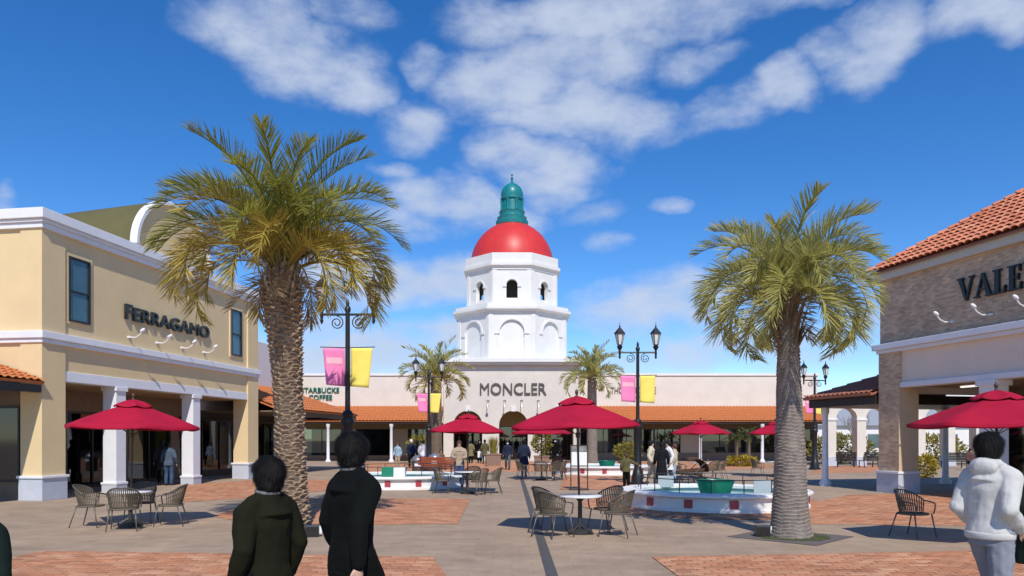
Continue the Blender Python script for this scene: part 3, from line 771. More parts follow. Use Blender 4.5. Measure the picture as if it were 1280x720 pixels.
    e = [(x0, y0, ze), (x1, y0, ze), (x1, 3.1, ze + 1.35), (x0 + 3.3, 3.1, ze + 1.35)]
    corrugated([e[0], e[1], e[2], e[3]], 15, 9, .05, 'tiled_roof', M_tilebrown, c)
    corrugated([(x0, y1, ze), (x0, y0, ze), e[3], (x0 + 3.3, 3.2, ze + 1.35)], 24, 9, .05, 'tiled_roof', M_tilebrown, c)
    MB().box(x0 + .15, x1, y0 + .12, y1, ze - .38, ze - .06).build('fascia_beam', M_frame, c)
    MB().box(x0 - .02, x1, y0 - .04, y0 + .02, ze - .07, ze + .03).build('gutter', mat('copper_gutter', (.36, .12, .05), .5, .2, 4.0), c)
    for yy in (.27, 5.9):
        MB().lathe([(.22, 0), (.22, .12), (.15, .24), (.12, .34), (.105, 2.75), (.15, 2.86), (.15, 3.05)], 20, (-4.15, yy, 0)).build('column', M_trim, c, smooth='auto')
right_building()

# ------------------------------------------------------------------ the tower building in the middle
def octagon(a, z, phase=math.pi / 8):
    r = a / math.cos(math.pi / 8); return [(r * math.cos(phase + math.pi / 4 * i), r * math.sin(phase + math.pi / 4 * i), z) for i in range(8)]
def tower_building():
    b = empty('tower_shop_building', (0, 61, 0)); tag(b, 'white shop front with three arches, MONCLER lettering and red domed tower', 'building')
    K = 61 / FPX
    W = 5.62
    arches = [arch_poly(cx, 2.36, 0, 2.75) for cx in (-3.62, .12, 3.86)]
    me = flat_shape('arched_front', [(-W, 0), (W, 0), (W, 7.85), (-W, 7.85)], [[(x, max(z, 0.0)) for x, z in p] for p in arches], .7)
    # openings reach the ground: cut as notches
    outer = [(-W, 0)]
    for cx in (-3.62, .12, 3.86):
        r = 1.18; outer += [(cx - r, 0)] + [(cx - r * math.cos(math.pi * i / 18), 2.95 + r * math.sin(math.pi * i / 18)) for i in range(19)] + [(cx + r, 0)]
    outer += [(W, 0), (W, 7.85), (-W, 7.85)]
    bpy.data.meshes.remove(me)
    me = flat_shape('arched_front', outer, [], .7); obj('arched_front', me, M_moncler, b)
    MB().box(-W, -W + .4, .7, 7, 0, 7.85).box(W - .4, W, .7, 7, 0, 7.85).box(-W, W, 6.9, 7, 0, 7.85).build('side_walls', M_moncler, b)
    for cx in (-3.62, .12, 3.86):
        k = MB().box(cx - .2, cx + .2, -.1, .05, 4.05, 4.5); k.build('keystone', M_white, b, bevel=.03)
    lg = MB().box(-W - .35, W + .35, -.45, 7.4, 7.86, 8.05); lg.box(-W - .55, W + .55, -.65, 7.6, 8.05, 8.38); lg.build('cornice', M_white, b, bevel=.03)
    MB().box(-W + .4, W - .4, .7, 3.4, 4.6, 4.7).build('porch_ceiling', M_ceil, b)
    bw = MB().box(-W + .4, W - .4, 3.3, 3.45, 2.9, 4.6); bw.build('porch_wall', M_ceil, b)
    shopfront(b, -W + .4, W - .4, 3.4, 2.85, 8, M_glassgreen)
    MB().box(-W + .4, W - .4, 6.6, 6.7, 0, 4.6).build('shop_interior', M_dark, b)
    lettering('MONCLER', (600 - 640) * K, (683 - 640) * K, 5.46, .92, -.02, mat('grey_brown_sign_metal', (.10, .085, .075), .4, .1), b, .12, .004)
    for px in (610, 631, 652, 673):
        x = (px - 640) * K
        l = MB().tube([(x, 0, 4.95), (x, -.3, 5.0), (x, -.55, 4.85), (x, -.62, 4.6)], .03, 6); l.lathe([(.11, -.03), (.11, .03)], 10, (x, -.04, 4.95)); l = l.build('wall_lamp', M_steel, b)
        MB().lathe([(.05, .1), (.13, -.1)], 10, (x, -.62, 4.5)).build('lamp_head', M_steel, l)
    # tower
    cy = 5.6; A1, A2 = 4.68, 3.9
    def tier(name, ap, z0, z1, kind):
        t = empty(name, (0, cy, 0), 0, b)
        side = 2 * ap * math.tan(math.pi / 8)
        for i in range(8):
            an = -math.pi / 2 + i * math.pi / 4
            outer = [(-side / 2, z0), (side / 2, z0), (side / 2, z1), (-side / 2, z1)]
            if kind == 'niche': hole = arch_poly(0, 2.05, z0 + .15, z0 + 2.35)
            else: hole = arch_poly(0, .95, z0 + .42, z0 + 1.70)
            th = .22 if kind == 'niche' else .4
            me = flat_shape('wall_panel', outer, [hole], th)
            o = obj('wall_panel', me, M_white, t)
            # panel local: front towards -y at y=0 -> put it at apothem
            o.location = (ap * math.cos(an), ap * math.sin(an), 0); o.rotation_euler = (0, 0, an + math.pi / 2)
            tr = MB()
            hw = 1.025 if kind == 'niche' else .475; zs = (z0 + 2.35 if kind == 'niche' else z0 + 1.70)
            rr = []
            for k in range(17):
                q = math.pi * k / 16; c_, s_ = math.cos(q), math.sin(q); w2 = .17 if kind == 'niche' else .11
                rr.append([(hw * c_, -.06, zs + hw * s_), ((hw + w2) * c_, -.06, zs + (hw + w2) * s_), ((hw + w2) * c_, .03, zs + (hw + w2) * s_), (hw * c_, .03, zs + hw * s_)])
            tr.rings(rr)
            for sx in (-1, 1):
                xa, xb = sorted((sx * (hw - .02), sx * (hw + (.42 if kind == 'niche' else .3)))); tr.box(xa, xb, -.09, .03, zs - .16, zs - .01)
            # corner pilasters
            for sx in (-1, 1):
                xa, xb = sorted((sx * (side / 2 - .34), sx * (side / 2 - .01))); tr.box(xa, xb, -.05, .03, z0, z1)
            q = tr.build('arch_trim', M_white, t); q.location = o.location; q.rotation_euler = o.rotation_euler
            if kind == 'niche':
                s = MB().box(-1.3, 1.3, .16, .22, z0, z1).build('niche_back', M_white, t)
            else:
                s = MB().box(-.5, .5, .12, .18, z0 + .42, z0 + .62).build('sill', M_white, t)
            s.location = o.location; s.rotation_euler = o.rotation_euler
        return t
    tier('lower_tier', A1, 8.38, 12.3, 'niche')
    tier('upper_tier', A2, 13.1, 16.1, 'window')
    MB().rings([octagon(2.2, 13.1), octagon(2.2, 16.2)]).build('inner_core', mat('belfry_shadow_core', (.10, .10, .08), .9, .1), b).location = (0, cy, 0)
    def stack(name, prof, m):
        mb = MB().rings([octagon(a_, z_) for a_, z_ in prof]); o = mb.build(name, m, b); o.location = (0, cy, 0); return o
    stack('lower_cornice', [(A1 - .05, 12.28), (A1 + .1, 12.3), (A1 + .1, 12.45), (A1 + .42, 12.6), (A1 + .42, 12.82), (A1 + .2, 12.82), (A1 + .2, 13.12), (A1 - .6, 13.12)], M_white)
    stack('upper_cornice', [(A2 - .05, 16.08), (A2 + .08, 16.1), (A2 + .08, 16.25), (A2 + .3, 16.42), (A2 + .3, 16.68), (A2 + .12, 16.7), (A2 + .12, 17.5), (A2 - .2, 17.52), (A2 - .2, 17.3)], M_white)
    stack('tower_base', [(A1 + .35, 8.36), (A1 + .35, 8.52), (A1 + .02, 8.6)], M_white)
    d = empty('dome', (0, cy, 17.3), 0, b); r = 3.66
    for i in range(8):
        a0 = math.pi / 8 + i * math.pi / 4; rows = []
        for j in range(15):
            t = math.pi / 2 * j / 14 * .93; row = []
            for k in range(7):
                an = a0 + (math.pi / 4) * k / 6; bulge = 1 + .012 * math.sin(math.pi * k / 6)
                row.append((r * math.cos(t) * math.cos(an) * bulge, r * math.cos(t) * math.sin(an) * bulge, r * 1.04 * math.sin(t) * (1 if j else 1)))
            rows.append(row)
        MB().rings(rows, cap=False, closed=False).build('dome_panel', M_dome, d, smooth=True)
    ln = MB().lathe([(1.42, 3.55), (1.46, 3.9), (1.30, 4.0), (1.34, 4.25), (1.12, 4.38), (1.10, 4.6), (1.18, 4.75), (.98, 4.85), (.92, 5.75), (1.05, 5.86), (1.05, 6.0), (.96, 6.06), (1.0, 6.3), (.96, 6.6), (.80, 6.95), (.5, 7.22), (.16, 7.4), (.10, 7.5), (.12, 7.6), (.05, 7.7)], 24)
    ln = ln.build('lantern', M_teal, b, smooth='auto'); ln.location = (0, cy, 17.3)
    for i in range(8):
        an = math.pi / 8 + i * math.pi / 4
        MB().lathe([(.13, 4.82), (.10, 4.95), (.10, 5.65), (.14, 5.8)], 8, (1.0 * math.cos(an), 1.0 * math.sin(an), 0)).build('colonnette', M_teal, ln, smooth='auto')
    fi = MB().tube([(0, 0, 7.65), (0, 0, 8.25)], [.05, .03], 8); fi.ell((0, 0, 7.82), (.13, .13, .13), 10, 8); fi.ell((0, 0, 8.12), (.09, .09, .11), 10, 8)
    fi.build('finial', M_teal, ln, smooth=True)
    # wings
    for nm, x0, x1, lab in (('shop_wing', -17.6, -W - .02, 'long low cream shop wing left of the arched front, green COFFEE lettering'),
                            ('shop_wing', W + .02, 25.2, 'long low cream shop wing right of the arched front with pale window blinds')):
        w = empty(nm, (0, 61.35, 0)); tag(w, lab, 'building', 'low wings beside the tower')
        wall = MB().box(x0, x1, 0, .4, 3.1, 7.02).box(x0, x1, .4, 9, 6.2, 6.4); wall.build('upper_wall', M_cream, w)
        MB().box(x0 - .1, x1 + .1, -.1, .6, 7.02, 7.22).build('parapet_cap', M_white, w)
        if x0 < 0: corrugated([(x0 - .5, -3.3, 3.22), (x1, -3.3, 3.22), (x1, -.02, 4.50), (x0 - .5, -.02, 4.50)], 44, 9, .05, 'tiled_roof', M_tileflat, w)
        else: corrugated([(x0, -3.3, 3.22), (x1 + .2, -3.3, 3.22), (x1 + .2, -.02, 4.50), (x0, -.02, 4.50)], 72, 9, .05, 'tiled_roof', M_tileflat, w)
        MB().box(x0, x1, -3.2, -3.0, 2.98, 3.2).build('fascia_beam', M_frame, w)
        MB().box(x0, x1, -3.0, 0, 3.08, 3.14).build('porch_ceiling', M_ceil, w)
        MB().box(x0, x1, -.02, .02, 2.62, 3.08).build('shop_header', mat('dark_olive_header', (.14, .105, .06), .7, .1), w)
        cols = [(-153 * .0634), -13.9] if x0 < 0 else [x0 + .6, 14.75, 19.6, 24.6]
        if x0 < 0: cols = [-9.45, -14.4]
        for cx in cols:
            MB().lathe([(.22, 0), (.22, .1), (.15, .18), (.12, .26), (.11, 2.7), (.16, 2.8), (.16, 2.98)], 16, (cx, -3.08, 0)).build('column', M_trim, w, smooth='auto')
        if x0 < 0:
            MB().box(x0, x1, -.02, .3, 0, .45).build('dado', M_brownwall, w)
            for a_, b_, n_ in ((x0 + .2, -14.0, 2), (-12.9, -9.8, 1), (-8.6, -6.1, 2)):
                shopfront(w, a_, b_, .1, 2.6, n_, M_glassgreen, .45)
            pw = MB().box(-14.0, -12.9, -.02, .3, .45, 2.62).box(-9.8, -8.6, -.02, .3, .45, 2.62); pw.build('pillar', mat('warm_pillar', (.30, .25, .19), .8, .1), w)
            MB().box(-12.2, -10.6, .35, .4, .7, 2.4).build('window_poster', mat('grey_poster', (.30, .29, .28), .5, .3, 1.0), w)
            sil = MB().ell((-11.55, .3, 1.85), (.26, .03, .36), 16, 10).ell((-11.3, .31, 1.05), (.75, .03, .5), 16, 10); sil.build('poster_figure', M_black, w)
            lettering('STARBUCKS', (375 - 640) * K - .0, (423 - 640) * K, 5.62, .42, -.03, mat('green_sign', (.0, .13, .085), .4, .1), w, .08, .012)
            lettering('COFFEE', (385 - 640) * K, (414 - 640) * K, 5.02, .42, -.03, MATS['green_sign'], w, .08, .012)
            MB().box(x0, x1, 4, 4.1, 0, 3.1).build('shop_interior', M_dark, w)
        else:
            MB().box(x0, x1, -.02, .3, 0, .68).build('dado', mat('brown_grey_dado', (.20, .17, .14), .8, .1), w)
            shopfront(w, 6.9, 13.9, .1, 2.6, 11, M_glassgreen, .68)
            MB().box(13.9, 15.4, -.02, .3, .68, 2.62).build('pillar', mat('pale_pillar', (.46, .40, .33), .8, .1), w)
            for a_, b_, n_ in ((15.4, 18.9, 2), (19.3, 22.4, 2), (22.8, 25, 1)):
                shopfront(w, a_, b_, .1, 2.6, n_, M_glass, .68)
                MB().box(a_, b_, .25, .28, .68, 2.6).build('window_blind', M_blind, w)
            lettering('THOM BROWNE', (764 - 640) * K, (821 - 640) * K, 5.56, .52, -.03, mat('grey_thin_sign', (.22, .19, .17), .5, .1), w, .06, 0)
            lettering('NEW YORK', (779 - 640) * K, (806 - 640) * K, 5.14, .22, -.03, MATS['grey_thin_sign'], w, .05, 0)
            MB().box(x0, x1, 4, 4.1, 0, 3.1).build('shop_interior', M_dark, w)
tower_building()

# coffee-shop canopy beside the yellow building
def coffee_canopy():
    a = math.atan2(.988, .157)
    b = empty('coffee_shop', (-11.3, 35.2, 0), a); tag(b, 'shop with terracotta hip canopy on white columns behind the left palm', 'building')
    x1 = 10.6
    corrugated([(0.1, -.2, 3.28), (x1, -.2, 3.28), (x1 - 2.6, 3.6, 4.75), (0.1, 3.6, 4.75)], 34, 10, .05, 'tiled_roof', M_tileflat, b)
    corrugated([(x1, -.2, 3.28), (x1, 5.2, 3.28), (x1 - 2.6, 4.6, 4.75), (x1 - 2.6, 3.6, 4.75)], 18, 10, .05, 'tiled_roof', M_tileflat, b)
    MB().box(.1, x1 - .1, -.1, .1, 2.98, 3.22).box(x1 - .3, x1 - .1, .1, 5, 2.98, 3.22).build('fascia_beam', M_frame, b)
    MB().box(.1, x1 - .1, .1, 4.0, 3.12, 3.18).build('ceiling', M_brownwall, b)
    for cx in (3.0, 9.2):
        MB().lathe([(.20, 0), (.20, .12), (.14, .2), (.11, .3), (.10, 2.75), (.15, 2.85), (.15, 2.98)], 16, (cx, .15, 0)).build('column', M_trim, b, smooth='auto')
    inv = Matrix.Rotation(-a, 3, 'Z'); toL = lambda X, Y: tuple((inv @ Vector((X + 11.3, Y - 35.2, 0)))[:2])
    MB().box(-.1, 7.5, 3.6, 3.9, 3.2, 7.2).prism([toL(-13.75, 43.25), toL(-17.55, 61.3), toL(-17.85, 61.3), toL(-14.05, 43.2)], 3.2, 7.2).build('upper_wall', mat('mauve_white_wall', (.68, .63, .62), .85, .05), b)
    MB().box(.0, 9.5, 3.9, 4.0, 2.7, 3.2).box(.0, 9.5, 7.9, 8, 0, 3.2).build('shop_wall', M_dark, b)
    shopfront(b, .2, 9.5, 3.8, 2.7, 6, M_glass, .3)
coffee_canopy()

# cream arcade and hedges at the right, beyond the walkway
def far_right():
    w = empty('cream_arcade', (21.2, 50, 0)); tag(w, 'cream arcade of narrow arches with grey plinths behind the right lamp post', 'arcade')
    Wd = 22.0; outer = [(0, 0)]; cx = 1.3; xs = []
    while cx < Wd - 1:
        xs.append(cx); r = .70; outer += [(cx - r, 0)] + [(cx - r * math.cos(math.pi * i / 14), 3.2 + r * math.sin(math.pi * i / 14)) for i in range(15)] + [(cx + r, 0)]; cx += 2.0
    outer += [(Wd, 0), (Wd, 4.6), (0, 4.6)]
    obj('arch_wall', flat_shape('arch_wall', outer, [], .8), M_cream, w)
    MB().box(-.2, Wd, -.2, 1.0, 4.6, 4.85).build('cornice', M_white, w)
    prev = 0
    for c in xs + [Wd + .7]:
        MB().box(prev - .03 if prev else -.03, c - .70 + .03, -.04, .84, 0, .6).build('plinth', M_bluegrey, w)
        MB().box(prev - .05 if prev else -.05, c - .70 + .05, -.06, .86, 3.06, 3.2).build('impost', M_white, w); prev = c + .70
    # pale house beyond
    h = empty('pale_house', (40, 78, 0)); tag(h, 'pale low house with grey roof seen far behind the arcade arches', 'house')
    MB().box(-9, 9, 0, 8, 0, 3.2).build('wall', M_white, h)
    MB().add([(-9.4, -.4, 3.2), (9.4, -.4, 3.2), (9.4, 8.4, 3.2), (-9.4, 8.4, 3.2), (-7, 4, 5.2), (7, 4, 5.2)], [(0, 1, 5, 4), (1, 2, 5), (2, 3, 4, 5), (3, 0, 4), (0, 3, 2, 1)]).build('roof', mat('grey_roof', (.30, .32, .35), .7, .1), h)
    for x in (-6, -2, 2, 6): MB().box(x - .7, x + .7, -.06, .05, .9, 2.3).build('window', M_glassblue, h)
far_right()

# ------------------------------------------------------------------ foliage
def leaf_cloud(mb, c, r, n, size, rng, up=0.3, fill=0.55):
    for _ in range(n):
        while True:
            p = Vector((rng.uniform(-1, 1), rng.uniform(-1, 1), rng.uniform(-1, 1)))
            if fill < p.length <= 1.0 or (p.length <= 1 and rng.random() < .35): break
        q = 1 + .22 * mnoise.noise(p * 2.3 + Vector(c) * 3.1)
        pos = Vector((c[0] + p.x * r[0] * q, c[1] + p.y * r[1] * q, c[2] + p.z * r[2] * q))
        d = (p.normalized() + Vector((rng.gauss(0, .6), rng.gauss(0, .6), rng.gauss(up, .5)))).normalized()
        s = d.orthogonal().normalized(); s.rotate(Matrix.Rotation(rng.uniform(0, 6.28), 3, d))
        L_, w = size * rng.uniform(.7, 1.4), size * .26
        mid = pos + d * L_ * .5; n_ = d.cross(s) * L_ * .06
        mb.add([pos, mid + s * w + n_, pos + d * L_, mid - s * w + n_], [(0, 1, 2), (0, 2, 3)])

def bush(name, loc, r, n, size, m, label, seed, group=None, cat='bush', stems=4):
    rng = random.Random(seed); t = empty(name, (loc[0], loc[1], loc[2] if len(loc) > 2 else 0)); tag(t, label, cat, group)
    mb = MB(); leaf_cloud(mb, (0, 0, r[2] * .95), r, n, size, rng); mb.build('crown', m, t)
    st = MB()
    for k in range(stems):
        an = rng.uniform(0, 6.28); st.tube([(0, 0, 0), (r[0] * .3 * math.cos(an), r[1] * .3 * math.sin(an), r[2] * .6), (r[0] * .55 * math.cos(an), r[1] * .55 * math.sin(an), r[2] * 1.2)], [.02, .014, .006], 5)
    st.build('stem', M_bark, t); return t

def frond_mesh(rng, L_, e0, droop, n, leaf, wl, vee=.55, twist=0.0, dens=1.0):
    """one arching feather leaf; grows along +x from the origin, up is z"""
    K = 16; pts = []; p = Vector((0, 0, 0)); e = e0; side = rng.gauss(0, .10)
    for i in range(K + 1):
        s = i / K; pts.append(p.copy())
        ang = e0 - droop * (s ** 1.2)
        p = p + Vector((math.cos(ang), side * s, math.sin(ang))) * (L_ / K)
    mb = MB(); mb.tube(pts, [(.026 * (1 - i / K) ** .8 + .004) * L_ / 2.6 for i in range(K + 1)], 5, .7)
    def at(s):
        f = s * K; i = min(int(f), K - 1); t = f - i; a = pts[i].lerp(pts[i + 1], t); d = (pts[i + 1] - pts[i]).normalized(); return a, d
    for sd in (-1, 1):
        for k in range(n):
            s = .14 + .86 * (k + rng.uniform(-.3, .3)) / n
            if s > .995: s = .995
            if rng.random() > dens: continue
            a, d = at(s)
            sv = Vector((0, 0, 1)).cross(d)
            sv = sv.normalized() if sv.length > 1e-3 else Vector((0, 1, 0))
            up = d.cross(sv).normalized()
            l = leaf * (math.sin(math.pi * min(1, (s * .86 + .14))) ** .55 * .62 + .38) * rng.uniform(.82, 1.14) * (1.0 if s < .92 else 1 - (s - .92) * 2.5)
            fw = .70 + .75 * s ** 2 + rng.gauss(0, .12)
            v = vee + rng.gauss(0, .16)
            dirv = (sv * sd * math.cos(v) + up * math.sin(v) + d * fw).normalized()
            sag = Vector((0, 0, -1)) * l * rng.uniform(.04, .24)
            w = wl * rng.uniform(.8, 1.15)
            wv = dirv.cross(up).normalized() * w; wv.rotate(Matrix.Rotation(rng.gauss(0, .55), 3, dirv))
            m1 = a + dirv * l * .45 + sag * .18; m2 = a + dirv * l * .78 + sag * .55; tip = a + dirv * l + sag
            mb.add([a - wv * .6, a + wv * .6, m1 - wv, m1 + wv, m2 - wv * .7, m2 + wv * .7, tip], [(0, 1, 3, 2), (2, 3, 5, 4), (4, 5, 6)])
    return mb

def palm(loc, ztop, prof, label, seed, nf, Lf, leaf, mats, boots, lean=(0, 0), detail=46, barkm=None, group='palms on the square', ring=.105, wl=.021, e_lo=8, dr=(48, 138)):
    rng = random.Random(seed); t = empty('palm_tree', (loc[0], loc[1], 0)); tag(t, label, 'palm tree', group)
    H = ztop; n = 34
    def rad(z):
        for (z0, r0), (z1, r1) in zip(prof, prof[1:]):
            if z0 <= z <= z1: return r0 + (r1 - r0) * (z - z0) / (z1 - z0)
        return prof[-1][1]
    def ax(z): return lean[0] * (z / H) ** 1.5, lean[1] * (z / H) ** 1.5
    # trunk of uneven ring scars
    nz = int(H / (ring / 4)); rows = []
    for j in range(nz + 1):
        z = H * j / nz; row = []; x0, y0 = ax(z)
        for i in range(n):
            an = 2 * math.pi * i / n; c, s_ = math.cos(an), math.sin(an)
            ph = z / ring + .9 * mnoise.noise(Vector((c * 1.3, s_ * 1.3, z * .9 + seed))) + .35 * mnoise.noise(Vector((c * 4, s_ * 4, z * 3)))
            saw = ph - math.floor(ph); amp = (.030 if boots else .019) * (1 + .8 * mnoise.noise(Vector((c * 2.5, s_ * 2.5, z * 5 + seed))))
            q = rad(z) * (1 + .045 * mnoise.noise(Vector((c, s_, z * 1.4 + seed)))) + amp * saw ** 1.6
            row.append((x0 + q * c, y0 + q * s_, z))
        rows.append(row)
    MB().rings(rows).build('trunk', barkm or M_bark, t)
    if boots and detail > 30:   # stubs of cut leaf bases in a spiral
        sm = MB(); k = 0; z = .12
        while z < ztop - .1:
            an = k * 2.399963 + rng.gauss(0, .12); r0 = rad(z); c, s_ = math.cos(an), math.sin(an); tx, ty = -s_, c; x0, y0 = ax(z)
            w = rng.uniform(.075, .125); h = rng.uniform(.05, .085); o_ = rng.uniform(.035, .075) * (1 + .8 * max(0, z - 3.6)); b = rng.uniform(.25, .7)
            P_ = lambda u, d, zz: (x0 + c * (r0 + d) + tx * u, y0 + s_ * (r0 + d) + ty * u, z + zz)
            sm.add([P_(-w, -.03, -h * .6), P_(w, -.03, -h * .6), P_(w * b, o_, h * .55), P_(-w * b, o_, h * .45), P_(-w * .8, -.03, h * .9), P_(w * .8, -.03, h * .9)], [(0, 1, 2, 3), (3, 2, 5, 4), (0, 3, 4), (1, 5, 2)])
            k += 1; z += .0092 * (1 + .0 * z)
        o = sm.build('leaf_scars', M_boot, t); o['kind'] = 'stuff'
    cx, cy = lean
    bo = MB()
    for k in range(int(44 if detail > 30 else 14)):
        an = rng.uniform(0, 6.28); z = ztop - rng.uniform(-.35, .62); r0 = rad(z) * .9; out = rng.uniform(.12, .34)
        dx, dy = math.cos(an), math.sin(an)
        bo.tube([(cx + dx * r0, cy + dy * r0, z - .14), (cx + dx * (r0 + out * .45), cy + dy * (r0 + out * .45), z + .12), (cx + dx * (r0 + out), cy + dy * (r0 + out), z + rng.uniform(.3, .6))], [.055, .042, .014], 6, .5)
    bo.build('leaf_bases', M_boot, t)
    MB().lathe([(rad(ztop) * .98, -.15), (rad(ztop) * .8, .25), (.12, .6), (.03, .8)], 14, (cx, cy, ztop)).build('crown_heart', M_boot, t, smooth=True)
    ga = 2.399963
    for k in range(nf):
        u = (k + .5) / nf; dry = u > .90
        e0 = R(84 - (84 - e_lo) * u ** 1.12) + rng.gauss(0, .07)
        L_ = Lf * (1.12 - .16 * u) * rng.uniform(.9, 1.06)
        droop = R(dr[0] + (dr[1] - dr[0]) * u ** .7 + rng.uniform(-14, 14))
        if dry: e0 = R(rng.uniform(-50, 5)); droop = R(rng.uniform(30, 70)); L_ *= .42
        mt = mats[0] if u < .62 else (mats[1] if not dry else mats[2])
        if .3 < u < .9 and rng.random() < .22: mt = mats[1]
        fm = frond_mesh(rng, L_, e0, droop, detail if not dry else detail // 2, leaf * (1 if not dry else .65), wl, vee=.92 - .15 * u, dens=.96 if not dry else .7)
        o = obj('frond', fm.mesh('frond'), mt, t); an = k * ga + rng.gauss(0, .12)
        o.location = (cx + .12 * math.cos(an), cy + .12 * math.sin(an), ztop + .35 - .30 * u); o.rotation_euler = (0, rng.gauss(0, .05), an)
    return t

def tree_pit(c, s, label):
    t = empty('tree_pit', (c[0], c[1], 0)); tag(t, label, 'tree pit', 'paved tree pits')
    MB().add([(s, 0, .008), (0, s, .008), (-s, 0, .008), (0, -s, .008)], [(0, 1, 2, 3)]).build('surround', M_soil, t)
    mb = MB(); rows = [[(0.0 * math.cos(a), 0, .012) for a in range(1)]]
    rng = random.Random(int(c[0] * 10)); pts = [(rr * math.cos(2 * math.pi * i / 24), rr * math.sin(2 * math.pi * i / 24), .013) for i in range(24) for rr in [.66 + rng.uniform(-.05, .06)]]
    MB().add(pts, [tuple(range(24))]).build('moss', M_moss, t)
    gr = MB()
    for _ in range(260):
        a = rng.uniform(0, 6.28); r_ = rng.uniform(.42, .68); x, y_ = r_ * math.cos(a), r_ * math.sin(a); h = rng.uniform(.03, .08); gr.add([(x, y_, .01), (x + .012, y_ + .004, .01), (x + rng.gauss(0, .02), y_ + rng.gauss(0, .02), h)], [(0, 1, 2)])
    o = gr.build('grass_blades', M_bush, t); o['kind'] = 'stuff'
pl = gp(366, 660); pr = gp(988, 671)
tree_pit(pl, 1.15, 'grey diamond tree pit at the foot of the left palm')
tree_pit(pr, 1.2, 'grey diamond tree pit at the foot of the right palm')
palm(pl, 5.12, [(0, .325), (.5, .285), (2.0, .262), (3.4, .285), (4.2, .335), (4.8, .33), (5.12, .29)], 'large palm with rough brown trunk and wide drooping crown beside the yellow building', 11, 62, 2.82, .64, (M_frond, M_frondY, M_frondD), True, lean=(-.24, 0), detail=88, wl=.0105, e_lo=36, dr=(80, 170))
palm(pr, 4.25, [(0, .41), (.25, .345), (.9, .295), (1.8, .255), (2.8, .215), (3.6, .18), (4.25, .165)], 'slimmer palm with smooth grey ringed trunk beside the near fountain', 23, 54, 1.88, .52, (M_frondR, M_frondR, M_frondD), False, lean=(-.05, 0), detail=84, barkm=M_barkgrey, ring=.066, wl=.0100, e_lo=12, dr=(80, 186))
palm(((545 - 640) * 50 / FPX, 50), 5.6, [(0, .42), (5.6, .34)], 'small far palm behind the lamp post left of the arched front', 31, 34, 2.7, .62, (M_frondR, M_frondY, M_frondD), True, detail=30, wl=.03, dr=(46, 150))
palm(((740 - 640) * 52 / FPX, 52), 5.9, [(0, .42), (1, .36), (5.9, .30)], 'small far palm right of the arched front, before the long wing', 37, 34, 2.4, .6, (M_frondR, M_frondR, M_frondD), False, detail=30, wl=.03, barkm=M_barkgrey, dr=(46, 155))

def uplight(px, py, label):
    x, y = gp(px, py); t = empty('uplight', (x, y, 0), random.uniform(-.3, .3)); tag(t, label, 'ground light', 'ground lights at the palms')
    MB().box(-.13, .13, -.09, .09, .0, .22).build('housing', M_darkbox, t, bevel=.015)
    MB().box(-.115, .115, -.10, -.091, .03, .19).build('front_grille', M_frame, t)
    MB().box(.132, .18, -.05, .05, .06, .2).build('lens_guard', M_paper, t, bevel=.01)
uplight(390, 671, 'small dark box light on the ground by the left palm')
uplight(953, 671, 'small dark box light on the ground by the right palm')

